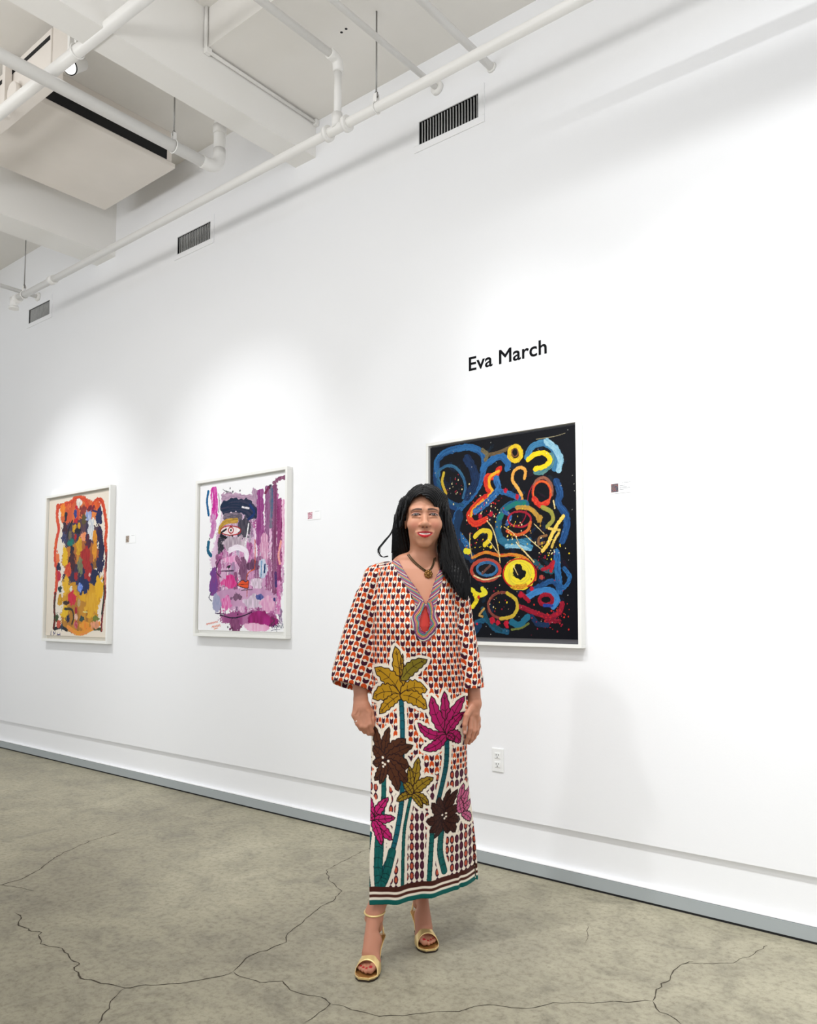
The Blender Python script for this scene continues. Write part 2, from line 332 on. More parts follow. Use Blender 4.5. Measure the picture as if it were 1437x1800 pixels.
# ------------------------------------------------------------------ vents
for i, (x0, x1, z0, z1) in enumerate(VENTS):
    lab = ('smallest looking wall vent at the far left under the end of the long pipe', 'middle wall vent with dark slats above the two left pictures', 'rightmost wall vent, its dark opening crossed by thin upright slats')[i]
    t = empty('wall_vent', ((x0+x1)/2, 0, z0)); tag(t, lab, 'vent', 'air vents along the top of the picture wall')
    w = (x1-x0)/2; h = z1-z0; fm = MB()
    fm.box(-w-.038, w+.04, -.006, .0, -.04, 0, .002); fm.box(-w-.038, w+.04, -.006, .0, h, h+.045, .002)
    fm.box(-w-.038, -w, -.006, 0, 0, h, 0); fm.box(w, w+.04, -.006, 0, 0, h, 0); fm.build('vent_frame', M_wall, t)
    MB().box(-w, w, .06, .065, 0, h).box(-w, -w+.001, 0, .06, 0, h).box(w-.001, w, 0, .06, 0, h).box(-w, w, 0, .06, h-.001, h).box(-w, w, 0, .06, 0, .001).build('vent_duct', M_dark, t)
    for k in range(20):
        x = -w+(k+.75)*2*w/20.5
        MB().box(x-.0012, x+.0012, .004, .011, 0.0, h).build('slat', M_grille, t)
    m = MB()
    for k in range(6): z = h*(k+1)/7; m.box(-w, w, .034, .036, z-.001, z+.001)
    m.build('rear_wires', M_dark, t)

# ------------------------------------------------------------------ outlet, lettering
t = empty('power_outlet', (-2.239, 0, .5375)); tag(t, 'white double power outlet low on the wall to the right of the woman', 'outlet')
MB().box(-.035, .035, -.006, 0, -.0595, .0595, .003).build('cover_plate', M_plastic, t)
for s in (-1, 1):
    f = MB().box(-.017, .017, -.0085, -.005, s*.0225-.015, s*.0225+.015, .002).build('socket', M_plastic, t)
    MB().box(-.008, -.005, -.0090, -.0080, s*.0225, s*.0225+.008).box(.005, .008, -.0090, -.0080, s*.0225+.001, s*.0225+.008).box(-.0025, .0025, -.0090, -.0080, s*.0225-.010, s*.0225-.005).build('slots', M_dark, f)
M_vinyl = mat('black_vinyl', (10, 10, 14), .6, spec=.1)
cu = bpy.data.curves.new('lettering', 'FONT'); cu.body = 'Eva March'; cu.size = .100; cu.bevel_depth = .0013; cu.bevel_resolution = 2; cu.extrude = .0004; cu.space_character = 1.02
tmp = bpy.data.objects.new('lettering', cu); COL.objects.link(tmp); bpy.context.view_layer.update()
dg = bpy.context.evaluated_depsgraph_get(); me = bpy.data.meshes.new_from_object(tmp.evaluated_get(dg)); bpy.data.objects.remove(tmp)
V = np.array([v.co[:] for v in me.vertices]); lo, hi = V.min(0), V.max(0)
sx = .475/(hi[0]-lo[0]); sz = .076/(hi[1]-lo[1])
let = empty('wall_lettering', (-2.407, 0, 2.588)); tag(let, 'black lettering of the artist name above the black picture', 'lettering')
bl = bmesh.new(); bl.from_mesh(me)
for v in bl.verts: v.co = ((v.co.x-lo[0])*sx, -.0008-v.co.z, (v.co.y-lo[1])*sz)
seen = set()
for v0 in bl.verts:
    if v0 in seen: continue
    isl, todo = [], [v0]; seen.add(v0)
    while todo:
        v = todo.pop(); isl.append(v)
        for e in v.link_edges:
            o2 = e.other_vert(v)
            if o2 not in seen: seen.add(o2); todo.append(o2)
    ix = {v: i for i, v in enumerate(isl)}; fs = {f for v in isl for f in v.link_faces}
    lm = bpy.data.meshes.new('letter'); lm.from_pydata([v.co[:] for v in isl], [], [[ix[v] for v in f.verts] for f in fs]); lm.materials.append(M_vinyl)
    lo_ = bpy.data.objects.new('letter', lm); COL.objects.link(lo_); lo_.parent = let
bl.free(); bpy.data.meshes.remove(me)

# ------------------------------------------------------------------ paint rasteriser (canvas pigment, stored per vertex)
class Art:
    def __init__(s, x0, x1, z0, z1, res, bg, seed=1):
        s.x0, s.x1, s.z0, s.z1 = x0, x1, z0, z1; s.nx = int((x1-x0)/res)+1; s.nz = int((z1-z0)/res)+1
        s.X, s.Z = np.meshgrid(np.linspace(x0, x1, s.nx), np.linspace(z0, z1, s.nz)); s.C = np.ones((s.nz, s.nx, 3))*np.array(bg, float)
        s.H = np.zeros((s.nz, s.nx)); s.rng = np.random.RandomState(seed); s.res = res
        n = s.rng.rand(64, 64); s.noi = n
    def n2(s, x, z, sc):
        u = (x/sc) % 64; v = (z/sc) % 64; i = u.astype(int) % 64; j = v.astype(int) % 64; fu = u-np.floor(u); fv = v-np.floor(v)
        fu = fu*fu*(3-2*fu); fv = fv*fv*(3-2*fv); a = s.noi
        return (a[j, i]*(1-fu)+a[j, (i+1) % 64]*fu)*(1-fv)+(a[(j+1) % 64, i]*(1-fu)+a[(j+1) % 64, (i+1) % 64]*fu)*fv
    def win(s, xa, xb, za, zb):
        i0 = max(0, int((xa-s.x0)/s.res)-1); i1 = min(s.nx, int((xb-s.x0)/s.res)+2); j0 = max(0, int((za-s.z0)/s.res)-1); j1 = min(s.nz, int((zb-s.z0)/s.res)+2)
        return slice(j0, j1), slice(i0, i1)
    def curve(s, P, closed=False):
        P = np.array(P, float)
        if len(P) == 2: t = np.linspace(0, 1, 40)[:, None]; return P[0]*(1-t)+P[1]*t
        E = np.vstack([P[-1:], P, P[:2]]) if closed else np.vstack([2*P[0]-P[1], P, 2*P[-1]-P[-2]])
        out = []; n = len(E)-3
        for i in range(n):
            p0, p1, p2, p3 = E[i:i+4]; t = np.linspace(0, 1, 14, endpoint=False)[:, None]
            out.append(.5*((2*p1)+(-p0+p2)*t+(2*p0-5*p1+4*p2-p3)*t*t+(-p0+3*p1-3*p2+p3)*t**3))
        out.append(E[-2:-1]); return np.vstack(out)
    def stroke(s, P, w, c, c2=None, closed=False, rough=.35, dry=.0, sy=1.0, taper=.0):
        Q = s.curve(P, closed); hw = w/2*1.4; sl = s.win(Q[:, 0].min()-hw, Q[:, 0].max()+hw, Q[:, 1].min()-hw, Q[:, 1].max()+hw)
        X, Z = s.X[sl], s.Z[sl]
        if X.size == 0: return
        best = np.full(X.shape, 1e9); lat = np.zeros(X.shape); along = np.zeros(X.shape); L = len(Q)
        for k in range(L-1):
            a, b = Q[k], Q[k+1]; d = b-a; ll = d@d+1e-12; t = np.clip(((X-a[0])*d[0]+(Z-a[1])*d[1])/ll, 0, 1)
            ex = X-(a[0]+t*d[0]); ez = Z-(a[1]+t*d[1]); dd = ex*ex+ez*ez; m = dd < best
            best = np.where(m, dd, best); l2 = (ex*d[1]-ez*d[0])/math.sqrt(ll); lat = np.where(m, l2, lat); along = np.where(m, (k+t)/L, along)
        best = np.sqrt(best); ww = w/2*(1+rough*(s.n2(X, Z, w*.25+.002)-.5))
        if taper: ww = ww*(1-taper*np.abs(2*along-1)**2)
        br = s.n2(lat*1.0+7, along*.02+lat*0, max(w*.06, .0012)); fine = s.n2(X, Z, .006)
        mask = best < ww
        if dry: mask &= (br*.6+fine*.4) > dry*(.3+.9*along)
        c = np.array(c, float); c2 = np.array(c2, float) if c2 is not None else c*.72
        f = np.clip((br-.4)*2.6+(fine-.5)*.8, 0, 1)[..., None]; col = c*(1-f*.85)+c2*f*.85
        s.C[sl] = np.where(mask[..., None], col, s.C[sl]); s.H[sl] = np.where(mask, .25+.5*br, s.H[sl])
    def blob(s, x, z, rx, rz, c, c2=None, rough=.5, ang=0):
        R = max(rx, rz)*1.5; sl = s.win(x-R, x+R, z-R, z+R); X, Z = s.X[sl]-x, s.Z[sl]-z
        if X.size == 0: return
        ca, sa = math.cos(ang), math.sin(ang); U, W = X*ca+Z*sa, -X*sa+Z*ca
        g = np.sqrt((U/rx)**2+(W/rz)**2); g = g+rough*(s.n2(s.X[sl], s.Z[sl], max(rx, rz)*.35)-.5)+rough*.4*(s.n2(s.X[sl], s.Z[sl], .008)-.5)
        c = np.array(c, float); c2 = np.array(c2, float) if c2 is not None else c*.75
        f = np.clip(s.n2(U*1.0+3, W*.25, max(.0025, rx*.12))*1.3-.2, 0, 1)[..., None]; m = g < 1
        s.C[sl] = np.where(m[..., None], c*(1-f*.7)+c2*f*.7, s.C[sl]); s.H[sl] = np.where(m, .2+.5*f[..., 0], s.H[sl])
    def poly(s, P, c):
        P = np.array(P, float); sl = s.win(P[:, 0].min(), P[:, 0].max(), P[:, 1].min(), P[:, 1].max()); X, Z = s.X[sl], s.Z[sl]; m = inpoly(X, Z, P)
        s.C[sl] = np.where(m[..., None], np.array(c, float), s.C[sl])
    def splat(s, n, cols, xr, zr, r=(.001, .004)):
        for _ in range(n):
            c = cols[s.rng.randint(len(cols))]; x = s.rng.uniform(*xr); z = s.rng.uniform(*zr); rr = s.rng.uniform(*r)*(1 if s.rng.rand() < .9 else 2)
            s.blob(x, z, rr, rr*s.rng.uniform(.7, 1.8), c, c, .2)
def inpoly(X, Z, P):
    m = np.zeros(X.shape, bool); n = len(P)
    for i in range(n):
        x1, z1 = P[i]; x2, z2 = P[(i+1) % n]
        if z1 == z2: continue
        c = ((z1 > Z) != (z2 > Z)) & (X < (x2-x1)*(Z-z1)/(z2-z1)+x1); m ^= c
    return m
M_paint = vmat('oil_paint', .5, bump=.25, bscale=160, spec=.15)
M_gloss = vmat('glossy_oil_paint', .34, bump=.3, bscale=120, spec=.12)
def picture(name, label, x0, x1, z0, z1, art, fw, depth, canvas_depth, m, gap=.0, gapcol=None):
    t = empty(name, (x0, 0, z0)); tag(t, label, 'picture'); W, H = x1-x0, z1-z0; fr = MB()
    fr.box(0, W, -depth, 0, 0, fw, .0012).box(0, W, -depth, 0, H-fw, H, .0012).box(0, fw, -depth, 0, fw, H-fw, .0012).box(W-fw, W, -depth, 0, fw, H-fw, .0012)
    fr.build('picture_frame', M_frame, t)
    MB().box(fw*.5, W-fw*.5, -.008, -.002, fw*.5, H-fw*.5).build('backing_board', gapcol or M_linen, t)
    a0, a1, b0, b1 = art.x0-x0, art.x1-x0, art.z0-z0, art.z1-z0
    C = art.C; Hh = art.H
    nz, nx = Hh.shape; V = np.stack([art.X-x0, -canvas_depth-Hh*.0012, art.Z-z0], -1).reshape(-1, 3)
    idx = np.arange(nz*nx).reshape(nz, nx); Q = np.stack([idx[:-1, :-1], idx[:-1, 1:], idx[1:, 1:], idx[1:, :-1]], -1).reshape(-1, 4)
    np_mesh('painting', V, Q, m, t, lin(np.clip(C, 0, 255)).reshape(-1, 3))
    MB().box(a0, a1, -canvas_depth+.0006, -.008, b0, b1).build('canvas_stretcher', gapcol or M_linen, t)
    return t
# ------------------------------------------------------------------ the black picture
def mapper(ox, oy, sc, y=-.03):
    def f(pts): return [tuple(on_y(ox+a/sc, oy+b/sc, y)[[0, 2]]) for a, b in pts]
    return f
def ell(cx, cy, rx, ry, n=12, a0=0, a1=360): return [(cx+rx*math.cos(math.radians(a0+(a1-a0)*k/n)), cy+ry*math.sin(math.radians(a0+(a1-a0)*k/n))) for k in range(n+(0 if a1-a0 == 360 else 1))]
K = .00084                                   # metres of wall per crop pixel (mean) for the black picture
x0, x1, z0, z1 = -2.672, -1.742, 1.120, 2.222
a3 = Art(x0+.024, x1-.022, z0+.040, z1-.028, .0019, (9, 10, 17), 3)
g = mapper(740, 720, 3.6846)
BL, BL2, DB, TE, YE, OR, RE, CR, OC, GR, LB, CRM, BR = (44, 104, 158), (26, 62, 108), (24, 48, 84), (36, 98, 122), (236, 202, 36), (226, 126, 44), (198, 40, 34), (150, 24, 48), (186, 140, 56), (28, 120, 96), (150, 190, 205), (232, 216, 160), (134, 82, 60)
def S(p, w, c, c2=None, **k): a3.stroke(g(p), w*K, c, c2, **k)
ru = np.random.RandomState(5)
for k in range(70):
    x, y_ = ru.uniform(120, 960), ru.uniform(260, 1420); S([(x, y_), (x+ru.uniform(-50, 50), y_+ru.uniform(-50, 50))], ru.uniform(10, 40), [(14, 24, 44), (18, 34, 60), (30, 14, 30), (20, 40, 56)][ru.randint(4)], (9, 10, 17), dry=.35, rough=.8)
S([(240, 640), (150, 590), (100, 470), (105, 340), (150, 280), (230, 250)], 40, BL2, DB)
S([(110, 420), (105, 340), (150, 285), (230, 255), (320, 245), (390, 275), (410, 350), (385, 470), (330, 560), (250, 650), (220, 760), (300, 880)], 44, BL, BL2, dry=.2)
S([(300, 320), (345, 400), (350, 480), (300, 560)], 60, DB, (16, 30, 56), dry=.25)
S([(120, 480), (112, 410), (160, 368), (220, 372), (270, 430), (290, 500), (275, 570)], 20, (56, 108, 138), BL2)
S([(150, 410), (140, 470), (165, 545)], 20, (206, 180, 50), OC)
S([(110, 470), (150, 560), (210, 610), (270, 620)], 26, BL2, TE)
S([(250, 680), (230, 800), (260, 900), (330, 960)], 60, (24, 52, 84), (20, 40, 66), dry=.2)
S([(405, 380), (450, 335), (520, 300), (565, 350), (560, 380)], 44, BL, (30, 80, 130))
S([(400, 262), (430, 290), (420, 325)], 26, (120, 108, 76)); S([(448, 292), (520, 272), (590, 240)], 24, (112, 92, 64))
S(ell(612, 285, 38, 46), 30, YE, OC, closed=True); S(ell(610, 278, 20, 26), 9, (130, 84, 50), closed=True); a3.blob(*g([(611, 275)])[0], 14*K, 20*K, (10, 9, 14))
S([(690, 305), (720, 245), (790, 215), (850, 245), (880, 300), (870, 380)], 42, (64, 124, 160), (44, 96, 140))
S([(815, 205), (870, 250), (905, 320), (895, 390)], 38, LB, (96, 152, 180), dry=.1); S([(845, 300), (845, 350), (790, 400), (750, 400)], 40, (92, 134, 128), TE, dry=.15)
S([(695, 325), (740, 290), (800, 282), (838, 325), (805, 365), (745, 385)], 30, (246, 214, 30), (232, 176, 30))
S([(672, 445), (678, 395), (645, 375), (605, 400), (595, 455), (625, 505), (655, 555)], 20, (224, 152, 62), (232, 186, 96)); a3.blob(*g([(656, 578)])[0], 11*K, 13*K, (224, 152, 62))
S(ell(790, 525, 62, 84, 14, 180, 380), 18, (150, 96, 74), (120, 70, 60)); S(ell(785, 540, 58, 76), 14, (210, 60, 40), OR, closed=True); S([(735, 580), (775, 620), (820, 600)], 34, RE, (226, 90, 50))
S([(725, 490), (700, 545), (686, 640), (676, 700), (640, 745), (590, 752)], 7, CR)
S([(510, 385), (480, 430), (430, 440), (432, 500), (465, 550), (400, 580), (340, 640), (312, 690), (350, 740), (420, 712)], 42, RE, (228, 80, 36))
S([(505, 400), (450, 435), (445, 490), (465, 530), (440, 560)], 20, (238, 180, 40), OR); S([(405, 585), (340, 645), (325, 690)], 16, OR, YE)
S([(490, 450), (500, 520), (440, 590), (355, 660)], 44, (56, 116, 174), BL2); S([(505, 525), (570, 545), (635, 572)], 34, BL, BL2)
for p in ((548, 525), (625, 565), (455, 675), (385, 690)): a3.blob(*g([p])[0], 14*K, 16*K, (190, 24, 50))
S([(680, 612), (600, 612), (535, 655), (505, 730), (510, 820), (560, 880)], 46, TE, BL2); S([(670, 608), (600, 615), (545, 655), (515, 700)], 30, GR, TE)
S([(625, 635), (700, 638), (750, 680), (770, 712)], 28, (200, 146, 54), (150, 130, 70)); a3.blob(*g([(770, 705)])[0], 22*K, 26*K, OC)
S([(560, 740), (580, 690), (540, 660)], 26, (60, 100, 160), BL2)
S(ell(640, 710, 74, 50), 12, (176, 34, 52), closed=True); S([(560, 785), (620, 812), (690, 785), (712, 730)], 20, (206, 70, 40), OC)
S([(790, 632), (845, 665), (855, 715), (820, 758)], 26, (140, 144, 66), (170, 150, 60))
S([(880, 465), (905, 540), (892, 605), (940, 680), (945, 760), (918, 850)], 42, BL2, (44, 92, 146))
S([(925, 690), (885, 745), (845, 820), (825, 870), (790, 915)], 22, (238, 206, 96), (214, 170, 60)); S([(895, 800), (870, 840), (850, 890)], 16, (232, 196, 90)); S([(830, 770), (900, 780)], 16, (232, 196, 90))
S([(815, 815), (770, 830), (765, 870), (800, 860)], 16, (138, 96, 60))
S([(352, 822), (390, 788), (445, 792), (445, 840), (415, 875)], 30, (230, 200, 40), (190, 170, 60)); a3.blob(*g([(455, 890)])[0], 10*K, 10*K, YE)
S([(520, 850), (600, 860), (700, 850)], 40, (44, 104, 132), TE, dry=.2); S([(555, 882), (640, 888), (708, 905)], 24, LB, (80, 150, 180)); S([(650, 850), (715, 890)], 26, (70, 140, 175))
S([(290, 915), (310, 920)], 36, (210, 210, 50), YE)
S([(335, 960), (420, 925), (510, 945), (600, 940), (680, 965), (738, 1040), (740, 1100)], 20, (206, 140, 44), RE)
S(ell(422, 1040, 92, 66), 24, (160, 80, 62), RE, closed=True); S(ell(430, 1032, 64, 42), 18, (60, 116, 160), (36, 70, 110), closed=True); S([(345, 1075), (420, 1102), (518, 1075)], 8, CRM); a3.blob(*g([(420, 1035)])[0], 46*K, 26*K, (20, 18, 24)); S([(400, 1060), (450, 1010)], 16, (110, 70, 60))
S(ell(640, 1065, 72, 72), 66, (232, 210, 46), (196, 180, 60), closed=True); S(ell(640, 1062, 105, 96), 9, RE, closed=True); a3.blob(*g([(628, 1045)])[0], 32*K, 38*K, (24, 20, 20)); S([(600, 1150), (680, 1140)], 24, (226, 160, 40))
S([(880, 925), (888, 1040), (900, 1175)], 42, BL, BL2); S([(930, 1030), (965, 1080), (950, 1130), (915, 1160)], 26, BL, BL2); S([(700, 1180), (770, 1145), (850, 1112), (900, 1150)], 32, BL2, (40, 96, 150))
S([(740, 985), (790, 1030), (850, 1050)], 30, (36, 70, 74), TE)
S([(790, 1035), (830, 1020), (860, 985), (845, 1045)], 20, CR, RE); a3.blob(*g([(783, 1083)])[0], 14*K, 15*K, (176, 70, 60))
S([(690, 1215), (760, 1180), (840, 1172), (885, 1225), (860, 1275)], 38, (62, 124, 182), BL); S(ell(812, 1232, 42, 34), 24, (158, 22, 44), closed=True); S([(800, 1268), (850, 1270)], 20, (40, 66, 150))
S([(640, 1275), (740, 1315), (830, 1345), (900, 1312), (918, 1255)], 30, (150, 24, 46), (110, 14, 34)); S([(650, 1190), (700, 1240)], 26, (168, 22, 44)); S([(820, 1370), (900, 1370)], 26, CR, (90, 14, 30), dry=.35)
S([(720, 1340), (760, 1390), (820, 1395)], 30, DB)
S(ell(530, 1268, 92, 84, 14, 60, 330), 16, (140, 70, 56), (90, 40, 40)); S([(560, 1188), (615, 1230), (625, 1290), (590, 1340), (520, 1355)], 22, (196, 176, 50), OC)
S([(330, 1165), (370, 1200), (420, 1190), (400, 1160)], 30, (214, 210, 50), YE); S([(350, 1195), (362, 1235), (338, 1275)], 30, (240, 214, 40)); a3.blob(*g([(375, 1215)])[0], 10*K, 12*K, RE)
S([(360, 1380), (430, 1365), (480, 1420), (560, 1440)], 34, (30, 88, 116), (20, 60, 90)); S([(400, 1290), (440, 1370), (520, 1430)], 26, (24, 74, 92)); S([(590, 1375), (640, 1395), (690, 1345)], 40, (28, 96, 122), TE); S([(590, 1425), (650, 1415), (700, 1385)], 12, (110, 120, 60)); S([(350, 1440), (380, 1400)], 40, (20, 56, 90))
for p, r in (((465, 1365), 20), ((500, 1380), 16), ((555, 1385), 18), ((560, 1405), 12), ((365, 1388), 8), ((650, 1200), 18), ((720, 1160), 14)): a3.blob(*g([p])[0], r*K, r*K, (190, 26, 50))
S([(410, 1290), (380, 1330), (400, 1340)], 14, (190, 150, 80))
for p, w in (([(430, 720), (470, 780), (500, 890), (515, 990)], 7), ([(440, 840), (480, 900), (515, 945)], 5), ([(655, 900), (700, 950), (735, 988)], 9), ([(680, 815), (740, 870), (795, 915)], 5), ([(735, 740), (800, 805)], 4), ([(320, 800), (318, 880), (335, 960)], 6), ([(860, 590), (870, 640)], 8), ([(540, 760), (600, 800), (640, 870)], 4), ([(620, 860), (660, 910)], 7), ([(600, 1010), (630, 1070)], 5)):
    S(p, w, CRM, OC)
S([(750, 192), (830, 180), (880, 170), (935, 153)], 4, (150, 140, 110))
for cx_, cz_, n, cols in ((430, 650, 60, [CR, RE, CRM]), (230, 520, 30, [CRM, (90, 90, 90), CR]), (600, 780, 40, [CRM, YE, OC]), (850, 900, 30, [CRM, YE]), (860, 1340, 80, [CR, RE]), (520, 1240, 25, [CRM, YE, CR]), (800, 1010, 30, [CR]), (350, 870, 30, [CR, YE])):
    for _ in range(n):
        p = (cx_+RNG.normal(0, 55), cz_+RNG.normal(0, 50)); c = cols[RNG.randint(len(cols))]; r = RNG.uniform(1.5, 4.5)*K; a3.blob(*g([p])[0], r, r*RNG.uniform(.8, 1.8), c, c, .2)
for _ in range(40): p = (RNG.uniform(90, 1020), RNG.uniform(120, 1480)); a3.blob(*g([p])[0], 2*K, 2.4*K, (200, 200, 190), None, .2)
M_grey = mat('grey_float_gap', (120, 120, 124), .7)
picture('framed_painting', 'black picture with blue, red and yellow swirls in a white frame, behind the woman', x0, x1, z0, z1, a3, .0175, .042, .030, M_gloss, gapcol=M_grey)

# ------------------------------------------------------------------ the purple picture
x0, x1, z0, z1 = -4.768, -3.797, 1.118, 2.226; K = .00090
a2 = Art(x0+.030, x1-.034, z0+.042, z1-.036, .0026, (246, 245, 246), 5); g = mapper(330, 800, 5.142)
def S(p, w, c, c2=None, **k): a2.stroke(g(p), w*K, c, c2, **k)
def B(x, y, rx, ry, c, c2=None, r=.5): a2.blob(*g([(x, y)])[0], rx*K*1.3, ry*K*.9, c, c2, r)
PU, MG, PK, GY, NV = (128, 48, 104), (176, 32, 124), (222, 168, 204), (120, 110, 124), (20, 44, 78)
B(460, 900, 240, 420, (226, 200, 222), (200, 150, 186), .35); B(560, 1150, 270, 300, (216, 176, 206), (190, 130, 172), .35)
ru = np.random.RandomState(12)
for k in range(150):
    x = ru.uniform(235, 840); ya = ru.uniform(360, 1430); ln = ru.uniform(60, 260); rt = x > 600
    c = [(150, 70, 126), (186, 96, 156), (216, 160, 198), (236, 214, 230), (120, 60, 100), (206, 120, 176), (160, 140, 170)][ru.randint(7)] if not (ya < 700 and x < 560) else [(206, 190, 206), (150, 140, 156), (232, 224, 232), (180, 150, 176)][ru.randint(4)]
    c2 = [(240, 226, 236), (176, 110, 156), (120, 60, 104)][ru.randint(3)]
    S([(x, ya), (x+ru.uniform(-8, 8), min(1500, ya+ln))], ru.uniform(18, 52), c, c2, rough=.8, dry=.25)
for x, ya, yb, w, c, c2 in ((855, 420, 980, 40, (222, 150, 190), (246, 230, 240)), (825, 420, 1160, 52, (132, 42, 98), (168, 90, 140)), (785, 300, 1230, 56, (120, 56, 96), (158, 110, 146)), (745, 290, 640, 48, (108, 104, 124), (150, 130, 150)), (715, 300, 900, 50, (150, 104, 142), (128, 60, 110)), (650, 350, 760, 84, (140, 52, 122), (176, 116, 160)), (600, 330, 560, 60, (186, 156, 178), (150, 120, 146)), (690, 760, 960, 90, (206, 140, 176), (230, 196, 214)), (735, 960, 1240, 50, (148, 76, 122), (206, 170, 196)), (640, 960, 1230, 90, (140, 84, 126), (178, 140, 168)), (820, 1160, 1420, 44, (196, 90, 156), (236, 200, 226))):
    S([(x, ya), (x+RNG.uniform(-8, 8), (ya+yb)/2), (x-4, yb)], w, c, c2, rough=.6)
S([(780, 250), (820, 215), (870, 200)], 34, (118, 60, 92), (170, 120, 150), rough=.9); S([(730, 290), (700, 340)], 26, (130, 50, 90)); S([(745, 270), (740, 300)], 10, (20, 20, 30))
S([(760, 310), (762, 420), (756, 560)], 22, (70, 96, 130), GY)
S([(183, 330), (172, 420), (186, 540)], 26, (10, 84, 136), (20, 110, 160)); S([(232, 330), (240, 430), (238, 540)], 84, (196, 40, 148), (232, 150, 206)); S([(222, 345), (218, 470)], 10, (240, 200, 230)); S([(225, 560), (230, 640), (215, 720)], 60, (190, 110, 172), (222, 180, 210), rough=.8)
S([(185, 790), (180, 860), (205, 905)], 36, (10, 86, 120), (40, 110, 140)); S([(275, 350), (285, 430), (275, 520)], 6, (40, 30, 40))
S([(320, 380), (430, 375), (570, 400)], 62, (196, 164, 186), (150, 120, 146), rough=.9)
S([(330, 470), (420, 450), (520, 470), (580, 520)], 110, (22, 40, 66), (60, 56, 80), rough=.6); S([(340, 560), (420, 550), (470, 560)], 60, (90, 84, 96), (150, 130, 146)); S([(560, 450), (600, 520), (540, 590)], 22, (26, 54, 116)); S([(490, 470), (550, 480)], 14, (246, 240, 246))
B(505, 660, 60, 90, (84, 78, 90), (40, 40, 54)); B(300, 800, 34, 70, (30, 30, 40), (90, 80, 96)); S([(300, 720), (285, 800), (280, 880)], 30, (26, 28, 38), GY)
S([(285, 690), (300, 640), (350, 600), (440, 592)], 40, (204, 160, 66), (150, 116, 40), rough=.3)
B(385, 680, 90, 38, (246, 236, 236), (230, 200, 200), .1); S(ell(385, 682, 92, 42), 9, (190, 44, 44), closed=True); S(ell(388, 678, 22, 28), 10, (186, 30, 40), closed=True); B(388, 678, 8, 10, (10, 10, 14), None, .1); S([(300, 700), (345, 670)], 16, (30, 24, 30)); S([(300, 725), (350, 748), (400, 735)], 22, (14, 18, 30))
B(420, 800, 90, 60, (206, 190, 200), (140, 120, 136), .9)
S([(548, 620), (530, 740), (505, 870)], 14, (248, 246, 248)); S([(380, 860), (450, 835), (530, 880), (520, 960)], 44, (244, 236, 244), (232, 214, 230)); S([(290, 620), (300, 560)], 12, (230, 220, 230))
B(400, 940, 60, 40, (226, 140, 190), (240, 210, 230), .9); S([(440, 930), (480, 1000)], 40, (130, 70, 110), (180, 130, 160)); B(500, 1050, 40, 110, (112, 62, 96), (150, 110, 140), .6); B(585, 990, 60, 40, (90, 50, 80), (140, 100, 130), .8)
S([(430, 1080), (432, 1250)], 44, (120, 66, 104), (150, 100, 136)); B(370, 1150, 66, 50, (206, 40, 124), (226, 130, 180), .8); B(230, 1140, 40, 110, (130, 60, 130), (90, 70, 150), .7)
S([(290, 940), (258, 1010), (265, 1070), (300, 1105)], 8, (20, 20, 40)); S([(305, 1048), (410, 1045)], 10, (90, 60, 90)); B(370, 1010, 18, 12, (40, 40, 50), None, .9)
B(680, 1030, 40, 80, (230, 226, 236), (150, 170, 200), .5); S([(696, 990), (690, 1060)], 16, (24, 60, 110)); S([(665, 960), (660, 1100)], 12, (120, 160, 200))
B(620, 1160, 50, 50, (236, 214, 232), None, .6); B(520, 1290, 290, 80, (206, 160, 194), (180, 130, 170), .3); B(260, 1340, 40, 80, (150, 156, 186), (180, 170, 200), .5); B(350, 1340, 50, 70, (214, 90, 160), (230, 180, 210), .8); B(600, 1330, 90, 60, (232, 210, 230), None, .7)
B(645, 1282, 34, 24, (60, 70, 140), (120, 120, 170), .4); S([(790, 1070), (795, 1180)], 26, (40, 50, 110), PU); S([(780, 1300), (782, 1370)], 22, (50, 50, 120)); B(720, 1350, 60, 60, (216, 150, 190), (236, 200, 216), .6); B(440, 1280, 60, 30, (130, 90, 120), None, .9)
S([(605, 760), (608, 900), (603, 1030)], 8, (216, 80, 40)); S([(600, 1030), (545, 1065), (530, 1120), (550, 1150)], 9, (210, 96, 60)); S([(535, 1200), (533, 1280)], 7, (200, 90, 60))
a2.poly(g([(446, 1172), (490, 1130), (520, 1146), (545, 1132), (548, 1165), (540, 1202), (500, 1198)]), (228, 82, 40)); S([(446, 1172), (490, 1130), (520, 1146), (545, 1132), (548, 1165), (540, 1202), (500, 1198)], 6, (30, 20, 20), closed=True, rough=.1); S([(455, 1172), (545, 1165)], 4, (40, 20, 20)); S([(485, 1222), (580, 1215)], 6, (40, 24, 40), rough=1.5)
B(560, 1480, 230, 60, (150, 70, 126), (190, 130, 170), .5); B(660, 1500, 120, 70, (170, 40, 126), (120, 20, 80), .5); B(620, 1555, 110, 34, (226, 160, 196), (240, 210, 226), .6); B(420, 1540, 50, 60, (120, 56, 100), (150, 90, 130), .9); S([(400, 1560), (405, 1595)], 16, (100, 40, 80), rough=1)
S([(290, 1445), (400, 1472), (500, 1452), (575, 1420)], 9, (34, 20, 50)); S([(250, 1430), (330, 1436)], 8, (90, 70, 100)); S([(210, 1240), (190, 1290), (215, 1320)], 8, (60, 50, 90), rough=1.4); S([(760, 1470), (780, 1500), (740, 1540)], 14, (110, 50, 90), rough=1.2); S([(840, 780), (820, 900), (830, 980)], 22, (236, 150, 130), (230, 180, 200))
for p in ((380, 300), (405, 330), (470, 320), (870, 1075), (195, 757), (360, 1555), (450, 1440)): B(*p, 5, 9, (30, 26, 40), None, .2)
for k in range(7): S([(405-k*9, 330+k*2), (400-k*14, 345-k*6)], 4, (50, 40, 56))
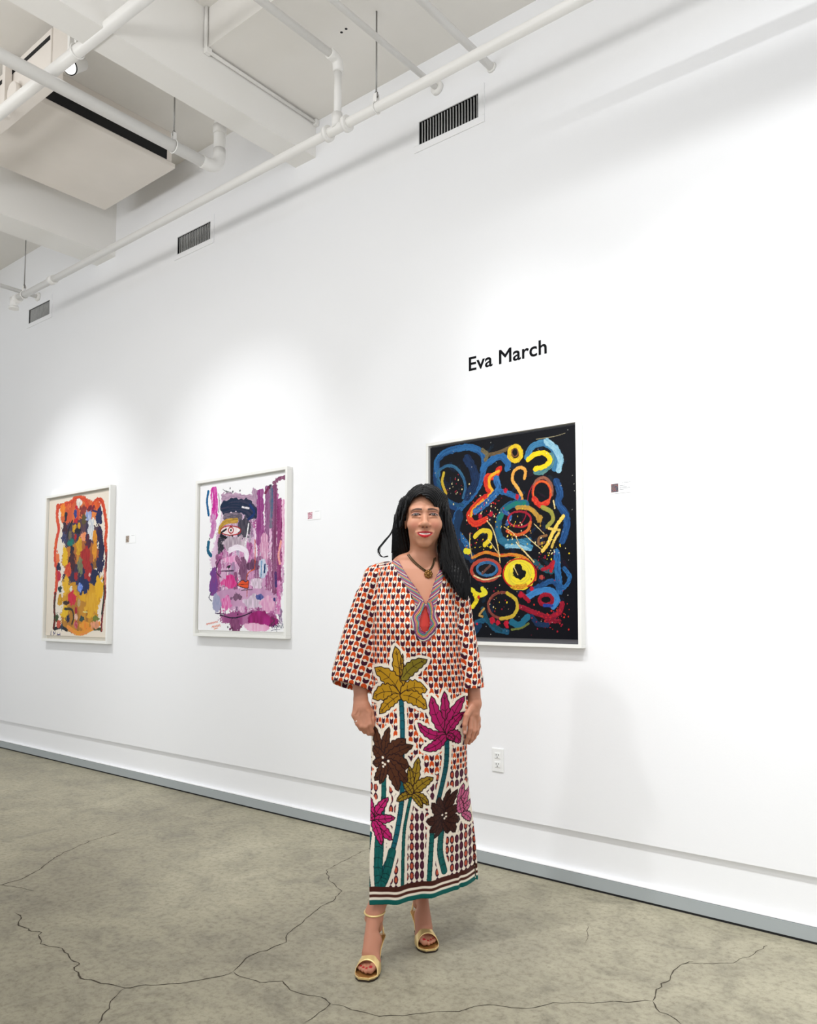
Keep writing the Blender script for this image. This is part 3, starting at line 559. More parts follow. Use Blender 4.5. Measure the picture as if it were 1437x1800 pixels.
# signatures
rs = np.random.RandomState(4)
for k in range(9): x = 755+k*12; S([(x, 1555+rs.uniform(-10, 10)), (x+5, 1535+rs.uniform(-18, 8)), (x+10, 1560+rs.uniform(-6, 10))], 4, (36, 46, 92))
S([(805, 1495), (815, 1560)], 4, (36, 46, 92)); S([(750, 1590), (775, 1580), (830, 1576)], 4, (36, 46, 92)); S([(800, 1560), (803, 1600)], 4, (36, 46, 92))
for k in range(8): x = 165+k*13; S([(x, 1535-k*3), (x+6, 1522-k*3), (x+12, 1532-k*3)], 6, (240, 140, 120))
for k in range(6): x = 215+k*13; S([(x, 1560-k*3), (x+6, 1545-k*3), (x+11, 1560-k*2)], 6, (240, 150, 120))
S([(235, 1572), (270, 1562)], 6, (244, 150, 110))
picture('framed_painting', 'white picture with purple and magenta brushwork and an eye, middle of the three pictures', x0, x1, z0, z1, a2, .020, .046, .026, M_paint, gapcol=M_frame)

# ------------------------------------------------------------------ the many-coloured picture
x0, x1, z0, z1 = -6.985, -5.903, 1.030, 2.318; K = .00088
a1 = Art(x0+.030, x1-.045, z0+.050, z1-.040, .0034, (233, 222, 206), 8); g = mapper(60, 830, 5.622)
def S(p, w, c, c2=None, **k): a1.stroke(g(p), w*K*1.35, c, c2, **k)
def B(x, y, rx, ry, c, c2=None, r=.5): a1.blob(*g([(x, y)])[0], rx*K*2.1, ry*K*1.08, c, c2, r)
Yw, Nv, Rd, Og, Mr, Bk, Tl = (222, 166, 26), (26, 34, 76), (178, 40, 36), (232, 112, 36), (96, 26, 40), (30, 28, 34), (10, 120, 110)
for y, c, c2 in ((420, (226, 130, 60), Rd), (620, (90, 60, 70), Nv), (850, (150, 70, 50), Yw), (1050, Nv, (90, 50, 60)), (1250, Yw, (180, 120, 30)), (1430, (200, 140, 40), (140, 90, 40))):
    B(450, y, 165, 150, c, c2, .3)
S([(232, 335), (222, 450), (240, 560), (215, 680), (205, 760), (205, 880), (220, 960), (218, 1100), (205, 1200)], 40, (206, 60, 50), Og, rough=.6)
S([(225, 345), (300, 320), (370, 300), (400, 255), (450, 250), (500, 270), (530, 340), (560, 345), (600, 290), (640, 270), (675, 310), (700, 440), (712, 560), (700, 680), (712, 800)], 36, (222, 86, 40), Rd, rough=.6)
S([(712, 800), (705, 940), (690, 1060), (698, 1200), (675, 1360), (660, 1560)], 26, Mr, (206, 96, 70), rough=.7); S([(690, 960), (700, 1040), (695, 1100)], 24, (230, 130, 110))
S([(205, 1200), (195, 1330), (200, 1440), (190, 1540)], 30, (40, 40, 30), Rd); S([(200, 1550), (260, 1530), (320, 1560)], 26, (30, 30, 34)); S([(330, 1530), (400, 1580), (470, 1590), (560, 1550), (640, 1500)], 34, (226, 150, 40), (230, 130, 90))
S([(680, 1060), (688, 1200), (665, 1400)], 18, Bk, (60, 70, 40)); S([(590, 1550), (650, 1550)], 22, (70, 80, 40))
for a in ((280, 370, 36, 50, Og, (240, 170, 40)), (345, 340, 30, 30, (236, 120, 60), Rd), (440, 310, 42, 42, (240, 232, 220), None), (310, 430, 18, 45, Bk, Nv), (415, 350, 14, 26, (206, 24, 50), None), (405, 410, 22, 40, (50, 70, 150), Nv), (480, 380, 40, 50, (150, 60, 50), Mr), (560, 360, 50, 30, Mr, (150, 40, 60)),
          (620, 330, 36, 40, Og, Rd), (640, 440, 34, 80, Nv, (40, 50, 100)), (530, 440, 50, 50, (110, 130, 190), (230, 230, 236)), (490, 470, 26, 50, (100, 86, 50), None), (410, 480, 22, 24, (200, 30, 40), None), (560, 560, 34, 90, (232, 230, 222), (150, 160, 190)), (300, 560, 36, 60, (46, 36, 50), Mr),
          (395, 560, 26, 50, Yw, None), (440, 530, 18, 36, Yw, None), (430, 580, 34, 26, Bk, None), (405, 645, 14, 26, (190, 30, 30), None), (350, 620, 22, 40, (120, 106, 80), None), (290, 650, 30, 50, Nv, (120, 110, 140)), (640, 620, 40, 90, Nv, Mr), (480, 640, 36, 40, (230, 160, 130), Og), (360, 700, 40, 36, Tl, (20, 90, 80)),
          (440, 740, 36, 80, Yw, None), (370, 770, 24, 50, Bk, Nv), (530, 700, 36, 60, Mr, Nv), (595, 720, 26, 130, (226, 150, 36), (190, 120, 40)), (660, 760, 34, 110, (40, 30, 60), Nv), (230, 850, 24, 60, (226, 120, 80), Og), (300, 840, 34, 90, (228, 186, 30), Yw), (240, 940, 26, 40, Nv, Bk), (510, 860, 60, 110, (176, 40, 34), (140, 30, 36)),
          (370, 900, 40, 90, (80, 30, 40), Bk), (450, 930, 36, 70, (140, 130, 90), (60, 90, 70)), (600, 910, 30, 40, (150, 100, 40), None), (650, 920, 44, 80, Nv, (50, 30, 60)), (330, 980, 40, 70, (190, 56, 40), Og), (530, 980, 40, 80, (176, 40, 40), None), (545, 1015, 12, 18, (240, 200, 190), None), (410, 1030, 22, 40, (170, 30, 36), None),
          (240, 1020, 24, 50, (206, 40, 66), None), (600, 1040, 50, 60, Nv, None), (310, 1120, 44, 80, Yw, (230, 190, 60)), (480, 1130, 80, 70, (20, 40, 90), Nv), (450, 1140, 26, 36, (70, 110, 210), (200, 206, 230)), (250, 1160, 24, 34, (30, 60, 60), None), (362, 1152, 16, 24, (240, 236, 226), None), (640, 1150, 46, 110, (230, 176, 30), Yw),
          (370, 1250, 50, 60, (206, 40, 70), (190, 30, 40)), (560, 1310, 70, 110, (214, 156, 30), (230, 180, 50)), (440, 1290, 16, 40, (200, 170, 120), None), (250, 1260, 30, 60, Yw, (150, 110, 30)), (300, 1390, 50, 60, (230, 190, 30), Yw), (310, 1290, 36, 18, (60, 40, 30), None), (330, 1450, 26, 30, Nv, Bk), (220, 1440, 22, 40, (60, 80, 40), None),
          (410, 1370, 18, 40, (176, 40, 50), None), (470, 1450, 34, 30, (60, 90, 60), Nv), (600, 1450, 40, 30, (120, 130, 50), None), (410, 1430, 22, 26, (236, 190, 170), None), (410, 1510, 22, 36, (176, 30, 40), (220, 200, 200)), (500, 1520, 60, 40, (226, 160, 50), Og), (600, 1510, 50, 36, (236, 160, 120), None), (240, 1500, 26, 36, (216, 90, 70), None), (270, 1530, 14, 30, (40, 60, 80), None)):
    B(a[0], a[1], a[2]*.72, a[3], a[4], a[5], .75)
S([(375, 480), (340, 560), (330, 640)], 16, Bk); S([(300, 1350), (370, 1360), (385, 1440), (370, 1500)], 18, (40, 44, 30)); S([(480, 1380), (520, 1385)], 8, (240, 230, 150)); S([(580, 380), (650, 400)], 14, (60, 40, 90))
for p in ([(165, 1570), (162, 1620), (185, 1618)], [(185, 1575), (186, 1630)], [(190, 1580), (200, 1600), (205, 1575)], [(225, 1590), (222, 1625), (250, 1625), (252, 1590)], [(228, 1608), (250, 1606)]): S(p, 7, (40, 40, 110))
picture('framed_painting', 'many coloured picture of yellow, red and navy dabs on cream, far left of the wall', x0, x1, z0, z1, a1, .022, .050, .026, M_paint, gapcol=mat('cream_mount', (225, 218, 204), .8))

# ------------------------------------------------------------------ wall cards
M_card = mat('card_white', (250, 250, 250), .6); M_ink = mat('print_grey', (120, 120, 122), .7)
def card(x0, x1, z0, z1, cols, label, lines):
    t = empty('wall_card', (x0, 0, z0)); tag(t, label, 'label card', 'information cards beside the pictures'); W, H = x1-x0, z1-z0
    MB().box(0, W, -.002, 0, 0, H).build('card', M_card, t)
    n = 14; rs = np.random.RandomState(len(label)); tw = W*.34; th = H*.76
    X, Z = np.meshgrid(np.linspace(W*.05, W*.05+tw, n), np.linspace(H*.12, H*.12+th, n)); idx = np.arange(n*n).reshape(n, n)
    Q = np.stack([idx[:-1, :-1], idx[:-1, 1:], idx[1:, 1:], idx[1:, :-1]], -1).reshape(-1, 4)
    C = lin(np.array(cols)[rs.randint(len(cols), size=n*n)]); np_mesh('thumbnail', np.stack([X.ravel(), np.full(n*n, -.0024), Z.ravel()], 1), Q, M_paint, t, C, False)
    m = MB()
    for (a, b, c) in lines: m.box(W*a, W*b, -.0024, -.002, H*c-.0008, H*c+.0008)
    m.build('printed_lines', M_ink, t)
card(-1.604, -1.497, 1.846, 1.898, [(90, 90, 100), (130, 110, 100), (60, 80, 100), (160, 100, 90)], 'small white card with a dark thumbnail right of the black picture', [(.55, .95, .92), (.45, .7, .66), (.45, .8, .52), (.45, .93, .42), (.45, .65, .3)])
card(-3.655, -3.535, 1.868, 1.925, [(214, 150, 170), (190, 60, 90), (236, 220, 226), (160, 120, 130)], 'small white card with a pink thumbnail right of the purple picture', [(.6, .9, .9)])
card(-5.745, -5.60, 1.83, 1.90, [(150, 130, 110), (120, 100, 90), (200, 190, 180)], 'small white card with a brown thumbnail right of the many coloured picture', [(.6, .9, .85)])
# ------------------------------------------------------------------ the woman
PO = np.array([-1.973, -.987, 0.0]); XLc = rgt; YLc = np.array([-math.sin(YAW), math.cos(YAW), 0.0])
def loc(px, py, dy=0.0):
    r = ray(px, py); t = (dy-(CAM-PO)@YLc)/(r@YLc); q = CAM+t*r-PO; return np.array([q@XLc, dy, q[2]])
def lx(px, dy=0.0): return loc(px, 1200, dy)[0]
def sstep(a, b, x): t = np.clip((x-a)/(b-a), 0, 1); return t*t*(3-2*t)
def smin(a, b, k):
    if k <= 0: return np.minimum(a, b)
    h = np.clip(.5+.5*(b-a)/k, 0, 1); return b+(a-b)*h-k*h*(1-h)
def smax(a, b, k): return -smin(-a, -b, k)
def f_cap(a, b, ra, rb, sy=1.0):
    a = np.array(a, float); b = np.array(b, float); R = max(ra, rb)*max(1, sy)
    def fn(X, Y, Z):
        d = b-a; w = d@d+1e-12; t = np.clip(((X-a[0])*d[0]+(Y-a[1])*d[1]+(Z-a[2])*d[2])/w, 0, 1)
        return np.sqrt((X-a[0]-t*d[0])**2+((Y-a[1]-t*d[1])/sy)**2+(Z-a[2]-t*d[2])**2)-(ra+(rb-ra)*t)
    return fn, np.minimum(a, b)-R, np.maximum(a, b)+R
def f_ell(c, r):
    c = np.array(c, float); r = np.array(r, float)
    def fn(X, Y, Z):
        k0 = np.sqrt(((X-c[0])/r[0])**2+((Y-c[1])/r[1])**2+((Z-c[2])/r[2])**2); k1 = np.sqrt(((X-c[0])/r[0]**2)**2+((Y-c[1])/r[1]**2)**2+((Z-c[2])/r[2]**2)**2)+1e-9
        return k0*(k0-1)/k1
    return fn, c-r, c+r
def f_loft(P, rx, ry):
    # P: centres ordered downwards, elliptical sections (rx across, ry in depth) in horizontal planes
    P = np.array(P, float); o = np.argsort(P[:, 2]); z = P[o, 2]; cx, cy, ax, ay = P[o, 0], P[o, 1], np.array(rx)[o], np.array(ry)[o]
    def fn(X, Y, Z):
        zz = np.clip(Z, z[0], z[-1]); a = np.interp(zz, z, ax); b = np.interp(zz, z, ay); u = (X-np.interp(zz, z, cx)); v = (Y-np.interp(zz, z, cy)); w = Z-zz; m = np.minimum(a, b)
        return (np.sqrt((u/a)**2+(v/b)**2+(w/m)**2)-1)*m
    m = max(max(rx), max(ry)); return fn, P.min(0)-m, P.max(0)+m
class Field:
    def __init__(s, lo, hi, h, init=.06):
        s.lo = np.array(lo, float); s.h = h; s.n = [int((hi[i]-lo[i])/h)+1 for i in range(3)]
        s.ax = [(s.lo[i]+h*np.arange(s.n[i])).astype(np.float32) for i in range(3)]; s.D = np.full(s.n, init, np.float32)
    def sl(s, lo, hi, pad):
        return tuple(slice(max(0, int((lo[i]-pad-s.lo[i])/s.h)), max(0, min(s.n[i], int((hi[i]+pad-s.lo[i])/s.h)+2))) for i in range(3))
    def grid(s, sl): return s.ax[0][sl[0]][:, None, None], s.ax[1][sl[1]][None, :, None], s.ax[2][sl[2]][None, None, :]
    def op(s, prim, k=0.01, mode='add'):
        fn, lo, hi = prim; sl = s.sl(lo, hi, k+.012 if mode == 'add' else k+.004)
        if any(q.stop <= q.start for q in sl): return
        d = fn(*s.grid(sl)).astype(np.float32); c = s.D[sl]; s.D[sl] = smin(c, d, k) if mode == 'add' else smax(c, -d, k)
    def mesh(s):
        D = s.D; I = D < 0; nx, ny, nz = D.shape
        cnt = np.zeros((nx-1, ny-1, nz-1), np.int8)
        for a in (0, 1):
            for b in (0, 1):
                for c in (0, 1): cnt += I[a:nx-1+a, b:ny-1+b, c:nz-1+c]
        act = (cnt > 0) & (cnt < 8); ijk = np.argwhere(act); idx = np.full(act.shape, -1, np.int64); idx[act] = np.arange(len(ijk))
        S = np.zeros((len(ijk), 3)); N = np.zeros(len(ijk)); cor = [(a, b, c) for a in (0, 1) for b in (0, 1) for c in (0, 1)]
        val = {q: D[ijk[:, 0]+q[0], ijk[:, 1]+q[1], ijk[:, 2]+q[2]] for q in cor}
        for q in cor:
            for ax in range(3):
                if q[ax]: continue
                r = list(q); r[ax] = 1; r = tuple(r); a, b = val[q], val[r]; m = (a < 0) != (b < 0); t = np.where(m, a/(a-b+1e-12*(a == b)), 0)
                p = np.array(q, float)[None, :].repeat(len(ijk), 0); p[:, ax] += t; S += np.where(m[:, None], p, 0); N += m
        V = s.lo+(ijk+S/N[:, None])*s.h; Q = []
        for ax in range(3):
            sl0 = [slice(1, -1)]*3; sl1 = [slice(1, -1)]*3
            sl0[ax] = slice(0, -1); sl1[ax] = slice(1, None); o = [1, 1, 1]; o[ax] = 0
            A, B = I[tuple(sl0)], I[tuple(sl1)]
            for flip, m in ((0, A & ~B), (1, ~A & B)):
                e = np.argwhere(m)+o
                if not len(e): continue
                u, w = [(1, 2), (2, 0), (0, 1)][ax]; c = []
                for (du, dw) in ((-1, -1), (0, -1), (0, 0), (-1, 0)):
                    k = e.copy(); k[:, u] += du; k[:, w] += dw; c.append(idx[np.clip(k[:, 0], 0, nx-2), np.clip(k[:, 1], 0, ny-2), np.clip(k[:, 2], 0, nz-2)])
                q = np.stack(c, 1); Q.append(q[:, ::-1] if flip else q)
        Q = np.vstack(Q); Q = Q[(Q >= 0).all(1)]; return V, Q
def smooth_mesh(V, Q, it=1, f=.5):
    for _ in range(it):
        A = np.zeros_like(V); n = np.zeros(len(V))
        for k in range(4):
            i, j = Q[:, k], Q[:, (k+1) % 4]
            for ax in range(3): A[:, ax] += np.bincount(i, V[j, ax], len(V))+np.bincount(j, V[i, ax], len(V))
            n += np.bincount(i, minlength=len(V))+np.bincount(j, minlength=len(V))
        V = V*(1-f)+f*A/np.maximum(n, 1)[:, None]
    return V
def subdivide(V, Q, sel):
    # splits the selected quads in four; new points weld among themselves
    S = Q[sel]; R = Q[~sel]; E = np.vstack([S[:, [k, (k+1) % 4]] for k in range(4)]); E = np.sort(E, 1); key = E[:, 0].astype(np.int64)*len(V)+E[:, 1]
    uk, inv = np.unique(key, return_inverse=True); a, b = uk//len(V), uk % len(V); n0 = len(V); n = len(S)
    mid = (V[a]+V[b])/2; ctr = V[S].mean(1); V2 = np.vstack([V, mid, ctr]); m = [n0+inv[k*n:(k+1)*n] for k in range(4)]; c = n0+len(mid)+np.arange(n)
    nq = [np.stack([S[:, k], m[k], c, m[(k-1) % 4]], 1) for k in range(4)]; return V2, np.vstack([R]+nq)

woman = empty('person', tuple(PO), YAW)
tag(woman, 'smiling woman with long black hair in a palm print caftan and gold heels, standing', 'person')

# --- dress and torso profile, read downwards: (py, left px, right px, depth radius, centre depth)
PROF = [(985, 690, 778, .060, .035), (1000, 668, 806, .080, .035), (1025, 656, 814, .098, .030), (1060, 655, 808, .112, .018), (1100, 656, 808, .128, .010), (1150, 655, 811, .128, .012), (1200, 654, 818, .126, .015), (1250, 655, 822, .132, .018),
        (1300, 652, 822, .138, .018), (1350, 651, 823, .136, .012), (1400, 650, 829, .132, .008), (1450, 647, 836, .128, .006), (1500, 642, 842, .122, .004), (1560, 638, 846, .116, .002), (1620, 636, 848, .114, 0)]
pz = np.array([loc(700, p[0])[2] for p in PROF])[::-1]; pl = np.array([loc(p[1], p[0])[0] for p in PROF])[::-1]; pr = np.array([loc(p[2], p[0])[0] for p in PROF])[::-1]
pry = np.array([p[3] for p in PROF])[::-1]; pcy = np.array([p[4] for p in PROF])[::-1]; HEM = .214
def torso(off=0.0, folds=1.0):
    def fn(X, Y, Z):
        zz = np.clip(Z, pz[0], pz[-1]); l = np.interp(zz, pz, pl); r = np.interp(zz, pz, pr); cx = (l+r)/2; rx = (r-l)/2-off; ry = np.interp(zz, pz, pry)-off
        low = 1-sstep(.35, .95, Z); cy = np.interp(zz, pz, pcy)+low*.55*(X-cx)
        y = Y-cy
        if folds:
            up = sstep(.5, 1.25, Z)
            y = y-folds*((.0035+.0065*low)*np.sin(X*46+2.2*np.sin(Z*3.1)+.8)+.0030*np.sin(X*97-4*Z+1.0)*(1-.4*up)+.0022*np.sin(Z*31+X*26)*up)
            y = y-folds*.026*sstep(.150, .166, X)*(1-sstep(.45, .75, Z))*(Y < .1)
        w = np.maximum(Z-pz[-1], 0); p = 2.35
        return ((np.abs((X-cx)/rx)**p+np.abs(y/ry)**p+(w/.035)**p)**(1/p)-1)*np.minimum(rx, ry)*.85
    return fn, np.array([-.30, -.30, .10]), np.array([.30, .33, 1.52])
SLV_L = [(660, 1010), (644, 1040), (631, 1100), (623, 1150), (617, 1192), (615, 1235)]; RL = [.030, .040, .058, .071, .084, .092]; DL = [.050, .060, .062, .066, .070, .072]
SLV_R = [(806, 1012), (811, 1045), (818, 1100), (825, 1150), (831, 1195), (834, 1240)]; RR = [.028, .032, .037, .040, .044, .047]; DR = [.050, .058, .062, .064, .066, .068]
SDY = .025
def sleeves(off=0.0):
    a = f_loft([loc(x, y, d) for (x, y), d in zip(SLV_L, (.030, .028, .018, .004, -.006, -.010))], [r-off for r in RL], [r-off for r in DL]); b = f_loft([loc(x, y, d) for (x, y), d in zip(SLV_R, (.030, .025, .015, .005, .0, .0))], [r-off for r in RR], [r-off for r in DR]); return a, b
# neckline opening and keyhole, as seen from the front
NECK = [(694, 955), (699, 979), (707, 995), (716, 1010), (726, 1025), (736, 1039), (744, 1053), (749, 1064), (753, 1054), (757, 1044), (762, 1028), (768, 1012), (776, 995), (784, 975), (788, 955)]
KEY = [(749, 1064), (743, 1075), (739, 1088), (738, 1098), (741, 1107), (747, 1112), (753, 1107), (756, 1097), (755, 1086), (752, 1075)]
def xz(P, dy=-.10): return np.array([loc(x, y, dy)[[0, 2]] for x, y in P])
NECKP, KEYP = xz(NECK, -.085), xz(KEY, -.11)
def edge_dist(X, Z, P):
    b = np.full(np.broadcast(X, Z).shape, 1e9)
    for i in range(len(P)):
        a, c = P[i], P[(i+1) % len(P)]; d = c-a; t = np.clip(((X-a[0])*d[0]+(Z-a[1])*d[1])/(d@d), 0, 1); b = np.minimum(b, (X-a[0]-t*d[0])**2+(Z-a[1]-t*d[1])**2)
    return np.sqrt(b)
def prism_d(P, y1):
    lo = P.min(0)-.02; hi = P.max(0)+.02
    def fn(X, Y, Z):
        x, z = X[:, 0, :], Z[0, :, :]*np.ones_like(X[:, 0, :]); x = x*np.ones_like(z); e = edge_dist(x, z, P); s = np.where(inpoly(x, z, P), -e, e); return np.maximum(s[:, None, :], Y-y1)
    return fn, np.array([lo[0], -.3, lo[1]]), np.array([hi[0], y1+.01, hi[1]])

fd = Field((-.345, -.24, .19), (.300, .31, 1.50), .0030)
T = torso(); fd.op(T, .0)
for s_ in sleeves(): fd.op(s_, .022)
fd.op(f_cap(loc(702, 995, .035), loc(658, 1014, .03), .036, .038), .04); fd.op(f_cap(loc(770, 990, .035), loc(806, 1020, .03), .040, .036), .03)
FRONT = fd.D.copy()                                    # closed cloth, used to lay the trims on its surface
fi = Field((-.345, -.24, .19), (.300, .31, 1.50), .0030)  # the hollow inside the cloth
fi.op(torso(.0085), .0)
for s_ in sleeves(.0085): fi.op(s_, .02)
X, Y, Z = fd.grid((slice(None), slice(None), slice(None)))
inner = np.maximum(fi.D, Z-1.42); fd.D = np.maximum(fd.D, -inner)
fd.D = np.maximum(fd.D, HEM-Z)                         # hem
cl = loc(612, 1204, -.03); nl = np.array([-.26, -.30, -1.0]); nl /= np.linalg.norm(nl)
pl_ = (X-cl[0])*nl[0]+(Y-cl[1])*nl[1]+(Z-cl[2])*nl[2]; lim = np.maximum(pl_, -1); xb = loc(654, 1200)[0]
fd.D = np.where(X < xb, np.maximum(fd.D, pl_), fd.D)
cr = loc(836, 1217, -.03); nr = np.array([.16, -.10, -1.0]); nr /= np.linalg.norm(nr); pr_ = (X-cr[0])*nr[0]+(Y-cr[1])*nr[1]+(Z-cr[2])*nr[2]; xr_ = loc(821, 1210)[0]
fd.D = np.where((X > xr_) & (Z > .85) | False, np.maximum(fd.D, pr_), fd.D)
zc = loc(836, 1217, 0)[2]; fd.D = np.where((X > xr_) & (Z < zc+.02) & (Z > .62) & (X > np.interp(Z, pz, pr)+.004), np.maximum(fd.D, .004), fd.D)
fd.D = np.where((X < np.interp(Z, pz, pl)-.004) & (Z < .93) & (Z > .62), np.maximum(fd.D, .004), fd.D)
fd.D = fd.D.astype(np.float32)
fd.op(prism_d(NECKP, .03), 0, 'sub'); fd.op(prism_d(KEYP, .03), 0, 'sub'); fd.op(f_ell((.020, .030, 1.505), (.072, .072, .060)), .004, 'sub')
VD, QD = fd.mesh(); VD = smooth_mesh(VD, QD, 2, .5)
# front-facing cloth is refined so the print stays crisp
nrm = np.cross(VD[QD[:, 2]]-VD[QD[:, 0]], VD[QD[:, 3]]-VD[QD[:, 1]]); nrm /= np.linalg.norm(nrm, axis=1)[:, None]+1e-12
VD, QD = subdivide(VD, QD, (nrm[:, 1] < .3))

# --- the print
CRE, ORG, MAR, DKB, TEAL = (240, 228, 210), (206, 76, 26), (62, 18, 40), (34, 14, 16), (18, 96, 92)
def motif(u, v, pw=.0212, ph=.0455):
    col = np.floor(u/pw); fu = u/pw-col-.5; fv = (v/ph+.5*(col % 2)) % 1.0; fv = 1-fv; au = np.abs(fu)/.43
    out = np.zeros(u.shape, int)
    top = fv/.5; o = (fv < .47) & (au < np.where(top < .55, np.sqrt(np.clip(1-((.55-top)/.55)**2, 0, 1)), 1)) & ~((fv > .47-.13*(1-au*1.4)) & (au < .75)); out[o] = 1
    t2 = (fv-.5)/.5; m = (t2 > .04) & (t2 < .98) & (au < np.where(t2 > .5, np.sqrt(np.clip(1-((t2-.5)/.5)**2, 0, 1)), 1)) & ~(t2 < .30*(1-au*1.1)); out[m] = 2
    return out
def beads(u, v, pw=.0195, ph=.036):
    col = np.floor(u/pw); fu = (u/pw-col-.5)*pw; fv = ((v/ph) % 1.0-.5)*ph; g = np.sqrt((fu/.0082)**2+(fv/.0160)**2)
    h = np.sin(col*12.9898)*43758.5; solid = (h-np.floor(h)) < .35; out = np.zeros(u.shape, int); out[(g < 1) | (np.abs(fu) < .0014)] = 2; out[(g < .62) & ~solid] = 1; out[(g < .62) & solid] = 3; return out
PAL = np.array([CRE, ORG, MAR, (84, 36, 54)], float)
pt = Art(-.262, .275, HEM-.01, 1.225, .00115, CRE, 21)
_l, _r = np.interp(pt.Z, pz, pl), np.interp(pt.Z, pz, pr); _c, _w = (_l+_r)/2, (_r-_l)/2
idm = PAL[motif(_w*1.05*np.arcsin(np.clip((pt.X-_c)/_w, -1, 1)*.98)+.004, pt.Z)]; bd = PAL[beads(pt.X, pt.Z)]; bd[beads(pt.X, pt.Z) == 1] = (188, 82, 56)
blim = loc(700, 1372, -.12)[2]; useb = pt.Z < blim+.02*np.sin(pt.X*30)+np.where(pt.X > .10, .045, 0)
pt.C = np.where(useb[..., None], bd, idm)
def dp(P): return [tuple(loc(x, y, -.125)[[0, 2]]) for x, y in P]
PX = 1/452.0
def leaf_poly(b, t, w, bend=0.0, jag=.10, n=11):
    b, t = np.array(b, float), np.array(t, float); d = t-b; L = np.hypot(*d); d /= L; nrm_ = np.array([-d[1], d[0]]); Lp, Rp, M = [], [], []
    for k in range(n+1):
        s = k/n; c = b+d*L*s+nrm_*bend*L*4*s*(1-s); ww = w/2*(np.sin(np.pi*min(1, .12+s*.86))**.62)*(1 if s < 1 else .15)*(.22 if s == 0 else 1)
        j = 1+(jag if k % 2 else -jag); M.append(c); Lp.append(c+nrm_*ww*j); Rp.append(c-nrm_*ww*(2-j))
    return np.array(Lp+Rp[::-1]), np.array(M)
LEAVES, TRUNKS, DOTS = [], [], []
def leaf(b, t, w, c, bend=0.0): LEAVES.append((b, t, w, c, bend))
GO, MG_, BRN, DBR, PNK = (182, 136, 26), (168, 24, 92), (78, 42, 22), (62, 32, 24), (196, 92, 132)
c1 = (704, 1222)
for t, w, bd_ in (((695, 1137), 19, .03), ((658, 1176), 24, .10), ((654, 1232), 24, .18), ((667, 1258), 15, .06), ((751, 1213), 24, .16), ((751, 1246), 20, .12)): leaf(c1, t, w, GO, bd_ if t[0] > 700 else -bd_)
leaf((706, 1196), (751, 1160), 19, (128, 112, 30), .10); leaf((705, 1190), (708, 1150), 5, GO)
TRUNKS.append(([(705, 1223), (707, 1255), (708, 1295), (707, 1344), (707, 1400), (700, 1450), (690, 1490), (675, 1524), (668, 1556)], 7, (20, 92, 104)))
c2_ = (786, 1294)
for t, w, bd_ in (((782, 1217), 15, .0), ((759, 1225), 17, -.06), ((735, 1272), 14, -.16), ((745, 1319), 15, -.10), ((819, 1228), 17, .06), ((820, 1256), 13, .08), ((812, 1310), 18, .18), ((800, 1305), 10, .1)): leaf(c2_, t, w, MG_, -bd_ if t[0] < 786 else bd_)
TRUNKS.append(([(786, 1298), (787, 1320), (785, 1352), (778, 1385), (771, 1412)], 7, (14, 84, 92)))
for t, w, bd_ in (((736, 1332), 13, 0), ((720, 1347), 10, 0), ((762, 1368), 15, .08), ((754, 1416), 11, .12), ((743, 1420), 9, .05), ((698, 1405), 11, -.1), ((710, 1373), 11, -.05)): leaf((725, 1396), t, w, (150, 120, 30), bd_)
TRUNKS.append(([(723, 1398), (716, 1430), (711, 1458), (709, 1500), (708, 1550)], 4, TEAL))
TRUNKS.append(([(675, 1345), (675, 1400), (671, 1442), (667, 1500), (667, 1556)], 7, TEAL))
for t, w in (((658, 1282), 13), ((684, 1280), 12), ((713, 1299), 20), ((726, 1311), 16), ((719, 1347), 22), ((716, 1374), 18), ((701, 1388), 15), ((655, 1316), 14), ((655, 1346), 14), ((659, 1374), 13), ((668, 1378), 10)): leaf((678, 1337), t, w, BRN, .06)
DOTS += [(673, 1333, 2.2), (683, 1338, 2.2), (673, 1342, 2.0), (677, 1344, 2.0), (674, 1348, 1.8)]
for t, w in (((683, 1399), 12), ((695, 1433), 12), ((690, 1470), 14), ((672, 1479), 12), ((652, 1404), 10), ((649, 1425), 10)): leaf((656, 1441), t, w, (186, 30, 104), .04)
TRUNKS.append(([(652, 1462), (647, 1511), (651, 1556)], 4, TEAL)); TRUNKS.append(([(668, 1470), (666, 1520), (668, 1556)], 14, TEAL)); TRUNKS.append(([(690, 1490), (680, 1530), (672, 1548)], 12, TEAL))
TRUNKS.append(([(761, 1458), (758, 1500), (755, 1549)], 7, TEAL)); TRUNKS.append(([(779, 1455), (775, 1502), (783, 1542)], 9, TEAL))
for t, w in (((793, 1393), 10), ((807, 1396), 12), ((772, 1405), 12), ((760, 1413), 13), ((750, 1445), 16), ((756, 1465), 13), ((765, 1476), 10), ((789, 1474), 14), ((803, 1474), 14), ((812, 1455), 14), ((811, 1427), 15)): leaf((783, 1443), t, w, DBR, .05)
DOTS += [(779, 1439, 1.8), (786, 1437, 1.8), (786, 1443, 1.8), (783, 1446, 1.8)]
for t, w in (((819, 1389), 13), ((831, 1400), 13), ((837, 1428), 13), ((836, 1467), 11), ((812, 1415), 12)): leaf((817, 1444), t, w, PNK, .08)
LP = [(leaf_poly(*dp([b, t]), w*1.15*PX, bend), c) for b, t, w, c, bend in LEAVES]
TP = [(dp(P), w*PX, c) for P, w, c in TRUNKS]
for P, w, c in TP: pt.stroke(P, w+11*PX, CRE, CRE, rough=.12)
for (P, M), c in LP: pt.stroke([tuple(q) for q in M], (np.ptp(P[:, 0])*0)+10*PX, CRE, CRE, rough=.1); pt.stroke([tuple(q) for q in P], 11*PX, CRE, CRE, closed=True, rough=.12)
